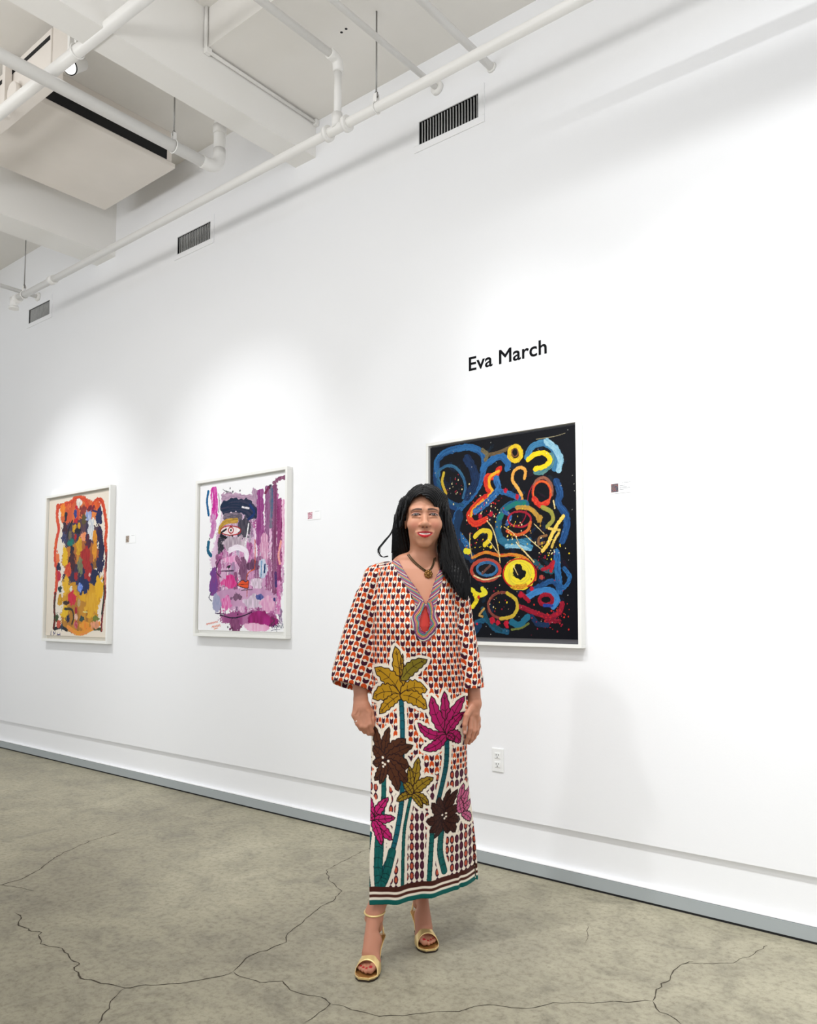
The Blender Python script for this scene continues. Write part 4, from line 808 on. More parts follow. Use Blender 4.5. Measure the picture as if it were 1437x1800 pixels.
for P, w, c in TP:
    pt.stroke(P, w+1.6*PX, (14, 40, 44), None, rough=.05); pt.stroke(P, w, c, tuple(int(v*.8) for v in c), rough=.08)
    Q = pt.curve(P)
    for k in range(4, len(Q)-2, 5):
        d = Q[min(k+1, len(Q)-1)]-Q[k]; d /= np.hypot(*d)+1e-9; n_ = np.array([-d[1], d[0]]); pt.stroke([tuple(Q[k]+n_*w/2), tuple(Q[k]-d*w*.15), tuple(Q[k]-n_*w/2)], 1.0*PX, (8, 50, 54), None, rough=0)
for (P, M), c in LP:
    pt.poly(P, c); pt.stroke([tuple(q) for q in P], 1.5*PX, DKB, DKB, closed=True, rough=0); pt.stroke([tuple(q) for q in M[1:-1]], 1.0*PX, DKB, DKB, rough=0)
    for k in range(3, len(M)-2, 3):
        for s_ in (P[k+1], P[len(P)-2-k]): pt.stroke([tuple(M[k]), tuple(M[k]*.35+s_*.65)], .8*PX, DKB, DKB, rough=0)
for x, y, r in DOTS: p = dp([(x, y)])[0]; pt.blob(p[0], p[1], r*PX, r*PX, CRE, CRE, 0)
hz = pt.Z-HEM
for a, b_, c in ((-.1, .019, (14, 92, 86)), (.019, .029, CRE), (.029, .0385, (74, 34, 24)), (.0385, .048, CRE), (.048, .066, (70, 32, 24))): pt.C = np.where(((hz >= a) & (hz < b_))[..., None], np.array(c, float), pt.C)
def sample(A, x, z):
    u = np.clip((x-A.x0)/(A.x1-A.x0)*(A.nx-1), 0, A.nx-1.001); v = np.clip((z-A.z0)/(A.z1-A.z0)*(A.nz-1), 0, A.nz-1.001); i, j = u.astype(int), v.astype(int); fu, fv = (u-i)[:, None], (v-j)[:, None]; C = A.C
    return (C[j, i]*(1-fu)+C[j, i+1]*fu)*(1-fv)+(C[j+1, i]*(1-fu)+C[j+1, i+1]*fu)*fv
x, y, z = VD[:, 0], VD[:, 1], VD[:, 2]
lE, rE = np.interp(z, pz, pl), np.interp(z, pz, pr); cxx, rxx = (lE+rE)/2, (rE-lE)/2
C = sample(pt, x, z)
ub = rxx*1.05*np.arcsin(np.clip((x-cxx)/rxx, -1, 1)*.98)
up = z > 1.215; mo = PAL[motif(ub+.004, z+.9*np.maximum(y+.02, 0)*(z > 1.42))]; C[up] = mo[up]
aL, bL = loc(*SLV_L[0], SDY), loc(*SLV_L[-2], SDY); dL = (bL-aL)/np.linalg.norm(bL-aL)
wl = (x < np.interp(z, [.90, 1.20, 1.38, 1.5], [lE.min()*0+loc(655, 1200)[0], loc(656, 1090)[0], loc(662, 1020)[0], loc(668, 1000)[0]])) & (z > .90)
uu = (x-aL[0])*dL[2]-(z-aL[2])*dL[0]; vv = -((x-aL[0])*dL[0]+(z-aL[2])*dL[2]); mL = PAL[motif(uu*1.0+.3*y, vv+.25*y, .0225, .0440)]; C[wl] = mL[wl]
aR, bR = loc(*SLV_R[0], SDY), loc(*SLV_R[-2], SDY); dR = np.array([-.10, 0, -.995]); 
wr = (x > np.interp(z, [.88, 1.20, 1.38, 1.5], [loc(821, 1220)[0], loc(807, 1090)[0], loc(800, 1030)[0], loc(800, 1000)[0]])) & (z > .88)
uu = (x-aR[0])*dR[2]-(z-aR[2])*dR[0]; vv = -((x-aR[0])*dR[0]+(z-aR[2])*dR[2]); mR = PAL[motif(uu-.35*y, vv-.4*y, .0215, .0440)]; C[wr] = mR[wr]
M_silk = vmat('printed_silk', .6, bump=.05, bscale=900, spec=.14)
dress = np_mesh('dress', VD, QD, M_silk, woman, lin(np.clip(C, 0, 255)))

def front_y(x, z, D=None):
    D = FRONT if D is None else D; i = np.clip(((x-fd.lo[0])/fd.h), 0, fd.n[0]-1.01); k = np.clip(((z-fd.lo[2])/fd.h), 0, fd.n[2]-1.01); i0, k0 = i.astype(int), k.astype(int); out = 0
    def col(a, c):
        d = D[a, :, c]; j = np.argmax(d < 0, axis=1); j = np.maximum(j, 1); n_ = np.arange(len(j)); p, q = d[n_, j-1], d[n_, j]; return fd.lo[1]+(j-1+p/(p-q+1e-9))*fd.h
    fi_, fk = i-i0, k-k0; return (col(i0, k0)*(1-fi_)+col(i0+1, k0)*fi_)*(1-fk)+(col(i0, k0+1)*(1-fi_)+col(i0+1, k0+1)*fi_)*fk
# --- embroidered trim round the neckline and keyhole
gx, gz = np.meshgrid(np.arange(-.14, .13, .00125), np.arange(1.16, 1.505, .00125)); eN, eK = edge_dist(gx, gz, NECKP), edge_dist(gx, gz, KEYP); iN, iK = inpoly(gx, gz, NECKP), inpoly(gx, gz, KEYP)
wN = np.interp(gz, [1.26, 1.30, 1.36, 1.47], [.044, .040, .032, .026]); wK = .032+.004*np.sin(gz*70+1.0)
reg = ((eN < wN) | (eK < wK)) & ~iN & ~iK & (gz < 1.498)
bandk = eK < np.minimum(wK, eN+.012); kc = KEYP.mean(0)
sgn = np.where(gx < kc[0], 1.0, -1.0); ph = np.where(bandk, eK/.0052+.9*np.sin(np.arctan2(gz-kc[1], gx-kc[0])*4), (gz+sgn*gx*.15-eN*.9)/.0062)
TC = np.array([(150, 60, 120), (60, 140, 140), (190, 150, 60), (206, 110, 120), (90, 50, 110), (206, 200, 180), (170, 70, 90)], float); ci = np.floor(ph).astype(int) % 7; fr_ = ph-np.floor(ph)
tc_ = TC[ci]; tc_ = np.where((fr_ < .24)[..., None], np.array((50, 24, 40), float), tc_); hedge = np.minimum(eN, eK) < .0028; tc_ = np.where(hedge[..., None], np.array((120, 40, 80), float), tc_)
gy = front_y(gx.ravel(), gz.ravel()).reshape(gx.shape)-.0022-.0012*np.sin(fr_*np.pi)
idx = np.arange(gx.size).reshape(gx.shape); Q = np.stack([idx[:-1, :-1], idx[:-1, 1:], idx[1:, 1:], idx[1:, :-1]], -1).reshape(-1, 4); rf = reg.ravel(); Q = Q[rf[Q].all(1)]
used = np.unique(Q); remap = np.full(gx.size, -1); remap[used] = np.arange(len(used)); Vt = np.stack([gx.ravel(), gy.ravel(), gz.ravel()], 1)[used]; Qt = remap[Q]; Ct = lin(tc_).reshape(-1, 3)[used]
n = len(Vt); Vb = Vt+np.array([0, .0045, 0]); tr = np_mesh('embroidered_trim', np.vstack([Vt, Vb]), np.vstack([Qt, Qt[:, ::-1]+n]), vmat('beaded_embroidery', .4, bump=.4, bscale=700), dress, np.vstack([Ct, Ct]))
tr['label'] = 'embroidered neckline trim in purple, teal and gold'
sel = inpoly(gx, gz, KEYP) | (eK < .006); sf = sel.ravel(); Q = np.stack([idx[:-1, :-1], idx[:-1, 1:], idx[1:, 1:], idx[1:, :-1]], -1).reshape(-1, 4); Q = Q[sf[Q].all(1)]; used = np.unique(Q); remap[:] = -1; remap[used] = np.arange(len(used))
Vr = np.stack([gx.ravel(), front_y(gx.ravel(), gz.ravel())+.004, gz.ravel()], 1)[used]; Qr = remap[Q]; n = len(Vr)
rl = np_mesh('red_lining', np.vstack([Vr, Vr+np.array([0, .002, 0])]), np.vstack([Qr, Qr[:, ::-1]+n]), mat('red_lining_silk', (190, 40, 26), .45), dress); rl['label'] = 'red fabric in the keyhole of the neckline'

# --- body, one surface grown from one field, finer at head, hands and feet
HC = np.array([.0225, 0, 0]); hx = HC[0]
def mir(c, s): return (hx+s*c[0], c[1], c[2])
DZ = -.009
def foot_frame(toe, heel): t = np.array(toe); h_ = np.array(heel); d = (h_-t)/np.linalg.norm(h_-t); return t, d, np.array([-d[1], d[0]])
FEET = [(foot_frame((-.199, -.305), (-.149, -.098)), 1), (foot_frame((.043, -.068), (-.010, .126)), -1)]
def fp(fr, u, w, z): t, d, n_ = fr; q = t+d*u+n_*w; return np.array([q[0], q[1], z])
ANK = []
def body_ops(f):
    A = lambda p, k=.012: f.op(p, k)
    Sb = lambda p, k=.006: f.op(p, k, 'sub')
    # trunk
    f.op(torso(.0105, 0), 0)
    sl = f.sl((-.4, -.4, .6), (.4, .4, 2), 0)
    X, Y, Z = f.grid((slice(None),)*3); lowcut = .78-Z; f.D = np.where(f.D < .03, np.maximum(f.D, lowcut), np.maximum(f.D, .0)).astype(np.float32) if True else f.D
    A(f_cap((hx-.002, .030, 1.60), (.016, .040, 1.46), .0535, .058), .02)
    A(f_cap((.0, .045, 1.475), loc(668, 1012, .045), .045, .034), .03); A(f_cap((.03, .045, 1.475), loc(800, 1020, .045), .045, .034), .03)
    A(f_cap((-.01, -.012, 1.432), (-.10, .0, 1.452), .010, .010), .02); A(f_cap((.045, -.012, 1.432), (.12, .0, 1.44), .010, .010), .02)   # collar bones
    # head
    A0, Sb0 = A, Sb
    def low_(p): fn, lo, hi = p; return (lambda X, Y, Z: fn(X, Y, Z-DZ)), lo+np.array([0, 0, DZ]), hi+np.array([0, 0, DZ])
    A = lambda p, k=.012: f.op(low_(p), k)
    Sb = lambda p, k=.006: f.op(low_(p), k, 'sub')
    A(f_ell((hx, .018, 1.708), (.0735, .092, .086)), .01); A(f_ell((hx, -.018, 1.640), (.0645, .070, .078)), .035); A(f_ell((hx-.001, -.064, 1.577), (.026, .022, .022)), .028)
    A(f_ell((hx, -.038, 1.712), (.062, .046, .052)), .02)
    for s in (-1, 1):
        A(f_ell(mir((.040, -.056, 1.647), s), (.028, .027, .027)), .022)
        A(f_cap(mir((.014, -.084, 1.7015), s), mir((.048, -.070, 1.704), s), .008, .007), .014)
        Sb(f_ell(mir((.0345, -.101, 1.683), s), (.020, .020, .0115)), .012)
        A(f_ell(mir((.0345, -.0715, 1.682), s), (.0175, .0150, .0105)), .003)
        A(f_cap(mir((.018, -.0845, 1.6865), s), mir((.050, -.074, 1.6865), s), .0032, .0030), .004)
        A(f_cap(mir((.020, -.0835, 1.6735), s), mir((.047, -.0755, 1.6745), s), .0030, .0030), .006)
        A(f_ell(mir((.076, .018, 1.665), s), (.007, .018, .030)), .008)
        A(f_ell(mir((.0150, -.091, 1.6405), s), (.0095, .0105, .0088)), .006)
        Sb(f_cap(mir((.019, -.094, 1.634), s), mir((.036, -.083, 1.607), s), .0034, .0040), .007)
        Sb(f_ell(mir((.0075, -.102, 1.6335), s), (.0036, .005, .0022)), .002)
    A(f_cap((hx, -.078, 1.688), (hx, -.1040, 1.6465), .0072, .0115), .012); A(f_ell((hx, -.1050, 1.6430), (.0135, .0120, .0105)), .008)
    # mouth: smiling, teeth showing
    A(f_ell((hx, -.074, 1.607), (.034, .022, .022)), .014)
    for s in (-1, 1):
        A(f_cap((hx, -.0975, 1.6135), mir((.034, -.0780, 1.6145), s), .0048, .0024), .004); A(f_cap((hx, -.0955, 1.5985), mir((.034, -.0780, 1.6120), s), .0068, .0024), .004)
        Sb(f_cap((hx, -.1010, 1.6065), mir((.028, -.0870, 1.6120), s), .0044, .0018), .002)
    A(f_ell((hx, -.0780, 1.6075), (.024, .0165, .0075)), .001)
    A, Sb = A0, Sb0
    # arms
    sL, eL, wL = loc(664, 1022, .03), loc(632, 1120, .035), loc(634.5, 1231, -.030); sR, eR, wR = loc(806, 1035, .03), loc(824, 1130, .030), loc(835, 1237, -.020)
    A(f_cap(sL, eL, .043, .036), .02); A(f_cap(eL, eL*.55+wL*.45, .036, .034), .02); A(f_cap(eL*.55+wL*.45, wL, .034, .0265, .85), .02)
    A(f_cap(sR, eR, .030, .028), .02); A(f_cap(eR, eR*.55+wR*.45, .028, .029), .02); A(f_cap(eR*.55+wR*.45, wR, .032, .0250, 1.0), .02)
    # her right hand (viewer's left): back of the hand forward, fingers folding in to the dress
    def chain(pts, rs, k=.004, k0=.010):
        for i in range(len(pts)-1): A(f_cap(pts[i], pts[i+1], rs[i], rs[i+1]), k0 if i == 0 else k)
    for (a, b) in (((628, 1240), (624, 1257)), ((633, 1240), (631, 1259)), ((638, 1240), (639, 1258)), ((642, 1240), (648, 1255))): A(f_cap(loc(*a, -.042), loc(*b, -.050), .0150, .0118), .010)
    A(f_cap(wL, loc(636, 1246, -.044), .0255, .0240, .75), .014)
    chain([loc(623.5, 1257, -.050), loc(628.5, 1272, -.058), loc(634.5, 1281, -.048), loc(640, 1284, -.030)], [.0098, .0085, .0078, .0070])
    chain([loc(631, 1259, -.052), loc(635.5, 1277, -.064), loc(641.5, 1286, -.052), loc(647, 1287, -.033)], [.0105, .0092, .0085, .0078])
    chain([loc(639.5, 1258, -.053), loc(643, 1278, -.066), loc(648.5, 1289, -.054), loc(653, 1290, -.036)], [.0108, .0096, .0088, .0080])
    chain([loc(648, 1254, -.052), loc(651, 1273, -.066), loc(654, 1286, -.058), loc(656.5, 1291, -.048)], [.0105, .0094, .0086, .0078])
    chain([loc(645, 1240, -.030), loc(653, 1251, -.036), loc(655.5, 1264, -.050), loc(655.5, 1275, -.056)], [.0130, .0105, .0095, .0085])
    for a, b in (((630, 1243), (625, 1255)), ((634, 1243), (632, 1256)), ((638, 1243), (640, 1255)), ((642, 1243), (647, 1252))): A(f_cap(loc(*a, -.060), loc(*b, -.0625), .0018, .0022), .004)
    # her left hand (viewer's right): thumb side forward, fingers hanging in a soft curl
    A(f_cap(wR, loc(832, 1254, -.024), .0240, .0250, .8), .014); A(f_cap(loc(829, 1248, -.030), loc(827, 1264, -.034), .017, .0135), .01); A(f_cap(loc(834, 1248, -.018), loc(839, 1264, -.016), .017, .0135), .01)
    chain([loc(826.5, 1264, -.042), loc(826.5, 1281, -.052), loc(824, 1295, -.050), loc(820, 1306, -.044)], [.0110, .0090, .0082, .0068])
    chain([loc(832, 1266, -.030), loc(833, 1285, -.040), loc(829, 1298, -.036), loc(825, 1306, -.028)], [.0108, .0092, .0082, .0070])
    chain([loc(837.5, 1265, -.018), loc(838.5, 1283, -.024), loc(834, 1296, -.020), loc(829, 1303, -.012)], [.0105, .0088, .0080, .0068])
    chain([loc(841, 1262, -.004), loc(842, 1277, -.006), loc(839, 1289, -.002), loc(834, 1296, .004)], [.0098, .0080, .0074, .0064])
    chain([loc(828, 1244, -.036), loc(820.5, 1258, -.062), loc(817.5, 1274, -.070), loc(817.5, 1288, -.068)], [.0145, .0112, .0096, .0078])
    # legs and feet
    for (fr, side), hip in zip(FEET, ((-.085, .02, .90), (.085, .03, .90))):
        o = .011*side; ank = fp(fr, .178, o, .172); kn = (np.array(hip)+ank)/2+np.array([.01, .015, .03]); cf = ank*.45+kn*.55+np.array([.050 if side > 0 else -.012, .022, 0])
        A(f_cap(hip, kn, .080, .052), .03); A(f_cap(kn, cf, .050, .050), .03); A(f_cap(cf, ank, .050, .0315), .02)
        A(f_cap(ank, fp(fr, .190, o*.6, .118), .0300, .0235), .012)                               # heel
        A(f_cap(ank+np.array([0, 0, .004]), fp(fr, .092, o*.9, .064), .0275, .0215), .018)     # instep
        side = -side
        A(f_ell(fp(fr, .166, o-.027, .152), (.008, .009, .009)), .010); A(f_ell(fp(fr, .166, o+.027, .152), (.008, .009, .009)), .010)
        A(f_cap(fp(fr, .130, .004, .090), fp(fr, .085, .016*side, .044), .0230, .0190), .02); A(f_cap(fp(fr, .130, -.006, .090), fp(fr, .088, -.016*side, .040), .0220, .0165), .02)
        A(f_cap(fp(fr, .085, .020*side, .036), fp(fr, .056, .021*side, .0335), .0170, .0140), .012); A(f_cap(fp(fr, .056, .021*side, .0335), fp(fr, .026, .017*side, .0310), .0135, .0115), .006)
        for k, (w, ut, r) in enumerate(((.0015, .026, .0085), (-.0120, .033, .0080), (-.0235, .041, .0076), (-.0330, .050, .0072))):
            A(f_cap(fp(fr, .086, w*.85*side, .034), fp(fr, ut+.020, w*side, .0310), r*1.35, r), .006); A(f_cap(fp(fr, ut+.020, w*side, .0310), fp(fr, ut, w*side, .0260), r, r*.92), .003)
VS, QS, off = [], [], 0
BOXES = [((-.075, -.13, 1.545), (.12, .125, 1.81), .0017, 1), ((-.285, -.10, .775), (-.165, .03, .985), .0017, 0), ((.15, -.11, .745), (.27, .045, .985), .0017, 0), ((-.245, -.320, .012), (-.09, -.02, .235), .0019, 0), ((-.065, -.10, .012), (.09, .20, .235), .0019, 0), ((-.34, -.25, .20), (.32, .26, 1.56), .0045, 0)]
def inbox(V, lo, hi, g=0): return ((V > np.array(lo)+g) & (V < np.array(hi)-g)).all(1)
for bi, (lo, hi, h_, sub) in enumerate(BOXES):
    f = Field(lo, hi, h_); body_ops(f); V, Q = f.mesh(); V = smooth_mesh(V, Q, 1, .4)
    if bi == len(BOXES)-1:
        c = V[Q].mean(1); keep = np.ones(len(Q), bool)
        for lo2, hi2, h2, _ in BOXES[:-1]: keep &= ~inbox(c, lo2, hi2, .004)
        Q = Q[keep]
    if sub:
        nrm = np.cross(V[Q[:, 2]]-V[Q[:, 0]], V[Q[:, 3]]-V[Q[:, 1]]); nrm /= np.linalg.norm(nrm, axis=1)[:, None]+1e-12; V, Q = subdivide(V, Q, nrm[:, 1] < .1)
    VS.append(V); QS.append(Q+off); off += len(V)
VB = np.vstack(VS); QB = np.vstack(QS)
# skin pigment
x, y, z = VB[:, 0], VB[:, 1], VB[:, 2]; SK = np.array((199, 142, 112), float); CB = np.ones((len(VB), 3))*SK
def put(m, c, a=1.0): 
    a = np.clip(m.astype(float)*a, 0, 1)[:, None]; CB[:] = CB*(1-a)+np.array(c, float)*a
def gsp(cx, cz, rx, rz): return np.exp(-((x-cx)/rx)**2-((z-cz)/rz)**2)*(y < -.02)
z = VB[:, 2]-DZ; hd = z > 1.55
for s in (-1, 1): put(gsp(hx+s*.042, 1.640, .018, .016)*hd, (206, 118, 100), .45); put(gsp(hx+s*.034, 1.690, .018, .008)*hd, (120, 74, 62), .60)
z = VB[:, 2]
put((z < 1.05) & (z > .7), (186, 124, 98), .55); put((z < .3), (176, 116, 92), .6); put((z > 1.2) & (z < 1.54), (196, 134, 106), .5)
z = VB[:, 2]-DZ; xa = np.abs(x-hx)
for s in (-1, 1):
    xx = (x-hx)*s
    bz = 1.7025+.0022*np.sin(np.clip((xx-.012)/.042, 0, 1)*np.pi)-.0035*np.clip((xx-.036)/.018, 0, 1); m = (y < -.03)*hd*sstep(.009, .014, xx)*(1-sstep(.046, .055, xx))*np.clip(1.5-np.abs(z-bz)/(.0032*(1-.6*np.clip((xx-.026)/.028, 0, 1))), 0, 1); put(m, (46, 30, 24), .9)
    ex = (xx-.0345)/.0158; up_ = 1.6825+.0050*(1-ex**2)-.0006*ex; dn = 1.6825-.0034*(1-ex**2)-.0006*ex; inn = (np.abs(ex) < 1) & (z < up_) & (z > dn) & (y < -.03) & hd; put(inn, (196, 180, 172))
    ir = np.sqrt((xx-.0345)**2+(z-1.6828)**2); put(inn & (ir < .0064), (50, 28, 20)); put(inn & (ir < .0026), (8, 6, 6)); put(inn & (np.hypot(xx-.0328, z-1.6850) < .0011), (240, 240, 240))  # iris, pupil, and a white glint painted into the eye colour
    put((np.abs(ex) < 1.12) & (np.abs(z-up_) < .0022) & (y < -.03) & hd, (24, 14, 14)); put((np.abs(ex) < 1) & (np.abs(z-dn) < .0012) & (y < -.03) & hd, (80, 48, 44), .8)
    put((np.abs(ex) < 1.0) & (z > up_+.0016) & (z < up_+.0050) & (y < -.03) & hd, (190, 140, 126), .6)
# lips and teeth
mz = 1.6065+.0035*np.clip(xa/.031, 0, 1)**2*1.3; t_ = xa/.033; fm = (y < -.06) & hd & (t_ < 1)
ul = mz+.0040*(1-t_**2)*.7; ll = mz-.0040*(1-t_**2); upo = mz+.0118*(1-t_**1.6)-.0010*(xa < .004); lwo = mz-.0148*(1-t_**2.0)
put(fm & (z < upo) & (z >= ul), (176, 44, 50)); put(fm & (z > lwo) & (z <= ll), (206, 44, 52)); put(fm & (z < ul) & (z > ll), (60, 16, 18)); tooth = fm & (z < ul) & (z > ll-.0002) & (xa < .0215); put(tooth, (208, 194, 184)); put(tooth & (np.abs(((xa+.0035) % .0068)-.0034) < .00045), (176, 150, 142))
for s in (-1, 1): put(np.exp(-((x-hx-s*.0075)/.0032)**2-((z-1.6325)/.0022)**2)*(y < -.085)*hd, (70, 34, 30), .85)  # nostril shade painted into the skin colour
z = VB[:, 2]
# toenails
for fr, side in FEET:
    side = -side
    for w, ut, r, zc_ in ((.017, .024, .0072, .041), (.0015, .026, .0046, .033), (-.0120, .033, .0042, .032), (-.0235, .041, .0040, .031), (-.0330, .050, .0036, .030)):
        p = fp(fr, ut+.004, w*side, zc_); put(((x-p[0])**2+(y-p[1])**2 < r**2) & (z > zc_-.006) & (z < .06), (176, 22, 36))
# fingernails
p = loc(817.5, 1287, -.078); put((np.abs(x-p[0]) < .005) & (np.abs(z-p[2]) < .006) & (y < -.068) & (y > -.09), (226, 170, 150))
M_skin = vmat('skin', .48, bump=.10, bscale=420, spec=.4, sss=.12)
body = np_mesh('body', VB, QB, M_skin, woman, lin(np.clip(CB, 0, 255)))

# --- surface lookup from the photograph's side, for jewellery and straps
from mathutils.bvhtree import BVHTree
CAML = np.array([(CAM-PO)@XLc, (CAM-PO)@YLc, CAM[2]])
bvh_b = BVHTree.FromPolygons([tuple(v) for v in VB], [tuple(int(i) for i in q) for q in QB])
def rayl(px, py): r = ray(px, py); return np.array([r@XLc, r@YLc, r[2]])
def hit(px, py, off=.003, b=bvh_b):
    d = rayl(px, py); d = d/np.linalg.norm(d); h_ = b.ray_cast(Vector(CAML), Vector(d))
    if h_[0] is None: return None
    return np.array(h_[0])-d*off
# --- hair
fh = Field((-.11, -.165, 1.33), (.235, .16, 1.83), .0021)
fh.op(f_ell((hx+.004, .030, 1.716), (.0865, .108, .0885)), 0); fh.op(f_ell((hx+.003, -.022, 1.738), (.079, .076, .066)), .02)
HR = [(776, 878, .0, 11, .040), (780, 900, .0, 12, .045), (785, 935, .005, 15, .050), (789, 960, .0, 19, .050), (794, 985, -.028, 24, .042), (801, 1005, -.052, 24, .034), (809, 1025, -.068, 19, .026), (815, 1043, -.078, 11, .014), (817, 1052, -.080, 5, .006)]
fh.op(f_loft([loc(a, b, c) for a, b, c, d, e in HR], [d/436 for a, b, c, d, e in HR], [e for a, b, c, d, e in HR]), .02)
HL = [(712, 885, .02, 11, .045), (706, 905, .03, 12, .045), (704, 935, .045, 14, .040), (705, 965, .060, 18, .034), (706, 1000, .085, 20, .028), (706, 1040, .10, 16, .022)]
fh.op(f_loft([loc(a, b, c) for a, b, c, d, e in HL], [d/436 for a, b, c, d, e in HL], [e for a, b, c, d, e in HL]), .02)
fh.op(f_cap((hx, .075, 1.66), (hx, .100, 1.42), .062, .05), .03)
FACE = [(734, 872), (728, 877), (722, 884), (716, 895), (711, 906), (708, 925), (709.5, 940), (713, 950), (716, 975), (722, 1010), (758, 1010), (760, 985), (761, 965), (768, 952), (773, 940), (776, 925), (773, 910), (767, 896), (761, 887), (755, 881), (748, 875), (741, 871)]
fh.op(f_cap(loc(761, 878, -.060), loc(777, 930, -.030), .013, .012), .01); fh.op(f_cap(loc(719, 880, -.055), loc(706, 925, -.020), .011, .010), .01)
fh.op(prism_d(xz(FACE, -.07), -.004), .004, 'sub')
X, Y, Z = fh.grid((slice(None),)*3); hl = 1-sstep(1.66, 1.76, Z); ang = np.arctan2(X-hx, -(Y-.03))
fh.D = (fh.D+hl*(.0016*np.sin(X*520+7*np.sin(Z*16))+.0010*np.sin(X*1130+Y*700+5*np.sin(Z*22)))+(1-hl)*(.0013*np.sin(np.sqrt(((X-hx)/.062)**2+((Z-1.655)/.10)**2)*62+Y*40)+.0008*np.sin(np.sqrt(((X-hx)/.062)**2+((Z-1.655)/.10)**2)*150+Y*90))).astype(np.float32)
part = np.abs(X-(hx-.004+.0*Z)); fh.D = (fh.D+.0045*np.exp(-(part/.0035)**2)*sstep(1.755, 1.79, Z)*(Y < .04)).astype(np.float32)
VH, QH = fh.mesh(); VH = smooth_mesh(VH, QH, 1, .35)
M_hair = mat('black_hair', (6, 5, 6), .40, spec=.22)
M_hair.node_tree.nodes['Principled BSDF'].inputs['Anisotropic'].default_value = .6
hair = np_mesh('hair', VH, QH, M_hair, woman)
st = MB(); rs = np.random.RandomState(9)
def strand(P, r): st.tube([Vector(p) for p in P], [r]*(len(P)-1)+[r*.3], 5, False)
def spl(P, n=7):
    P = np.array(P, float); E = np.vstack([2*P[0]-P[1], P, 2*P[-1]-P[-2]]); o = []
    for i in range(len(E)-3):
        a, b, c, d = E[i:i+4]
        for t in np.linspace(0, 1, n, endpoint=False): o.append(.5*((2*b)+(-a+c)*t+(2*a-5*b+4*c-d)*t*t+(-a+3*b-3*c+d)*t**3))
    o.append(P[-1]); return o
for k in range(14):
    j = rs.normal(0, 1.0, 2); e = rs.uniform(-1, 1)
    P = [(702+j[0]*.5, 900, .01), (694+j[0], 922, .0), (687+j[0]+e, 938, -.01), (676+e*3+j[0], 951, -.02), (667.5+e*1.6+j[1]*.6, 963, -.025), (667+e*2+j[1]*.6, 972, -.022), (673+e*2, 979, -.012), (683, 978+e*2, .0)]
    n_ = rs.randint(6, 9); strand(spl([loc(*p) for p in P][:n_]), .0011)
for k in range(60):
    s = rs.rand(); x0 = 690+rs.uniform(0, 6); P = [(703+rs.uniform(-3, 4), 892, .02), (696+rs.uniform(-3, 3), 915, .02), (691+rs.uniform(-1, 8), 945, .02), (688+rs.uniform(0, 12), 972, .03)]; strand(spl([loc(*p) for p in P]), .0010)
for k in range(90):
    s = rs.rand(); a = 6*s
    P = [(776+10*s, 885, -.02), (779+13*s, 915, -.03), (778+22*s, 945, -.045), (776+33*s, 975, -.065), (786+36*s, 1005, -.083), (799+28*s, 1030, -.092), (806+22*s+rs.uniform(-1, 1), 1044+rs.uniform(-4, 10), -.094)]
    strand(spl([loc(p[0]+rs.uniform(-.8, .8), p[1], p[2]) for p in P]), .0012)
for k in range(70):
    s = rs.uniform(-1, 1); th = rs.uniform(.2, 1.0)
    P = []
    for q in np.linspace(0, 1, 6):
        a = s*q*1.35; P.append((hx-.004+.088*math.sin(a), .030-.112*math.cos(a)*math.sin(.55+.5*th), 1.716+.090*math.cos(a)*math.cos(.55+.5*th)+.002))
    strand(spl(P), .0009)
st.build('loose_strands', M_hair, hair)

# --- necklace
nk = MB()
cord = [(716, 958), (715, 965), (719, 974), (725, 982), (733, 990), (742, 997.5), (750, 1003)]; cord2 = [(756, 1003), (761, 996), (764, 988), (766, 980)]
M_cord = mat('dark_bronze_cord', (70, 52, 24), .35, .5)
for dx in (0, -2.4):
    for c_ in (cord, cord2):
        P = [hit(a+dx, b+abs(dx)*.5, .0035) for a, b in c_]; P = [p for p in P if p is not None]
        if len(P) > 1: nk.tube([Vector(p) for p in spl(P, 4)], .0021, 8)
neck_o = nk.build('necklace', M_cord, woman)
pc = hit(753.5, 1009, .008); pm = MB()
for k in range(9):
    a = 2*math.pi*k/8; r = 0 if k == 8 else .0112; t = bmesh.new(); bmesh.ops.create_icosphere(t, subdivisions=2, radius=.0066 if k < 8 else .0075)
    for v in t.verts: v.co = Vector((pc[0]+r*math.cos(a)+v.co.x, pc[1]+v.co.y*.8-(.004 if k == 8 else 0), pc[2]+r*math.sin(a)+v.co.z))
    pm._add(t)
pm.build('pendant', mat('antique_bronze', (150, 110, 62), .28, .9), neck_o)
# --- ring
pr0 = loc(626.8, 1270.5, -.0575); M_silver = mat('silver', (220, 215, 205), .2, 1.0); rg = MB()
ax_ = (loc(628.5, 1272, -.058)-loc(623.5, 1257, -.050)); ax_ /= np.linalg.norm(ax_); e1 = np.cross(ax_, [0, 1, 0]); e1 /= np.linalg.norm(e1); e2 = np.cross(ax_, e1)
cR = loc(627.2, 1268.2, -.0560); rg.tube([Vector(cR+.0096*(math.cos(a)*e1+math.sin(a)*e2)) for a in np.linspace(0, 2*math.pi, 25)], .0014, 8, False); rg.build('ring', M_silver, woman)

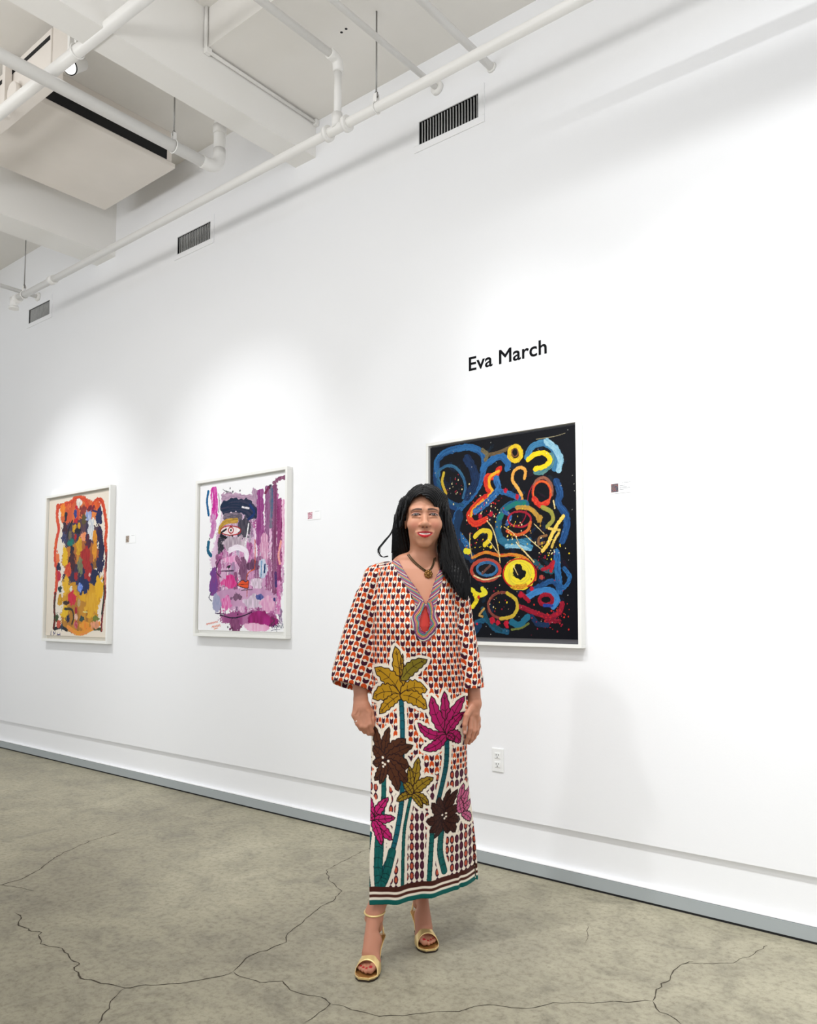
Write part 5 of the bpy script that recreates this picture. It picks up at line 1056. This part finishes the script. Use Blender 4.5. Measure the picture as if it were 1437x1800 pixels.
# --- sandals
M_gold = mat('gold_leather', (232, 202, 140), .30, .55, bump=.1, bscale=120); M_sole = mat('dark_sole', (48, 34, 22), .5); M_foil = mat('gold_insole', (176, 128, 70), .35, .6)
def sandal(fr, side):
    s = empty('sandal'); s.parent = woman
    us = np.array([0, .004, .016, .035, .06, .085, .11, .14, .17, .195, .212]); hw = np.array([.018, .022, .0345, .0405, .0415, .038, .029, .0245, .0255, .026, .020]); zt = np.array([.0155, .0155, .0155, .0155, .0165, .021, .035, .060, .078, .086, .087]); th = np.array([.0150, .0150, .0150, .0150, .0155, .013, .007, .006, .006, .007, .007])
    def slab(t0, t1, name, m, gr=0, par=s):
        V, Q = [], []
        for u, w, z_, t in zip(us, hw, zt, th):
            for a, b in ((-1, t0), (-.5, t0), (0, t0), (.5, t0), (1, t0), (1, t1), (0, t1), (-1, t1)): V.append(fp(fr, u-gr*(u < .01), a*(w+gr), z_-b*t))
        n = 8
        for i in range(len(us)-1):
            for k in range(n): Q.append((i*n+k, i*n+(k+1) % n, (i+1)*n+(k+1) % n, (i+1)*n+k))
        me = np_mesh(name, V, Q, m, par, smooth=False); b = bmesh.new(); b.from_mesh(me.data); b.faces.new([b.verts[:][k] for k in range(0)]) if False else None
        b.verts.ensure_lookup_table(); b.faces.new([b.verts[k] for k in range(n)]); b.faces.new([b.verts[(len(us)-1)*n+k] for k in range(n)][::-1]); bmesh.ops.recalc_face_normals(b, faces=b.faces[:]); b.to_mesh(me.data); b.free(); return me
    slab(.45, 1.0, 'sole', M_sole); slab(0, .45, 'insole', M_foil); slab(.02, .50, 'gold_edge', M_gold, .0012)
    MB().tube([fp(fr, .192, 0, .080), fp(fr, .199, 0, .060), fp(fr, .204, 0, .030), fp(fr, .206, 0, .0065)], [.0150, .0085, .0060, .0058], 16).build('stiletto_heel', M_gold, s)
    MB().tube([fp(fr, .206, 0, .0068), fp(fr, .206, 0, .0002)], .0066, 16).build('heel_tip', M_sole, s)
    # toe band, a short tunnel over the toes open at the front
    V, Q = [], []; nu, na = 9, 25
    for sh in (0, .0022):
        for i in range(nu):
            f_ = i/(nu-1)
            for k in range(na):
                a = math.pi*k/(na-1); u0 = .026+.024*math.sin(a)**.8; u1 = .088; u = u0+(u1-u0)*f_; W = np.interp(u, us, hw)+.0028-sh; Hh = .036+.026*np.clip((u-.03)/.058, 0, 1)-sh
                V.append(fp(fr, u, math.cos(a)*W, .010+max(0, math.sin(a))**.75*Hh))
    g_ = lambda s_, i, k: s_*nu*na+i*na+k
    for i in range(nu-1):
        for k in range(na-1): Q.append((g_(0, i, k), g_(0, i, k+1), g_(0, i+1, k+1), g_(0, i+1, k))); Q.append((g_(1, i, k), g_(1, i+1, k), g_(1, i+1, k+1), g_(1, i, k+1)))
    for k in range(na-1):
        for i in (0, nu-1): Q.append((g_(0, i, k), g_(1, i, k), g_(1, i, k+1), g_(0, i, k+1)))
    np_mesh('toe_band', V, Q, M_gold, s)
    # ankle strap and the heel strap that carries it
    R = MB(); c = fp(fr, .176, 0, .166); P = []
    for a in np.linspace(0, 2*math.pi, 33): q = fp(fr, .178+.0400*math.cos(a), .011*side+.0365*math.sin(a), .176+.004*math.cos(a)); P.append(Vector(q))
    R.tube(P, .0040, 8, False); R.build('ankle_strap', M_gold, s)
    H = MB()
    for sg in (-1, 1): H.tube([Vector(fp(fr, .200, sg*.018, .086)), Vector(fp(fr, .216, sg*.014+.004*side, .105)), Vector(fp(fr, .220, sg*.008+.008*side, .135)), Vector(fp(fr, .2175, sg*.004+.014*side, .178))], .0034, 8)
    H.build('heel_strap', M_gold, s); return s
for fr, side in FEET: sandal(fr, side)
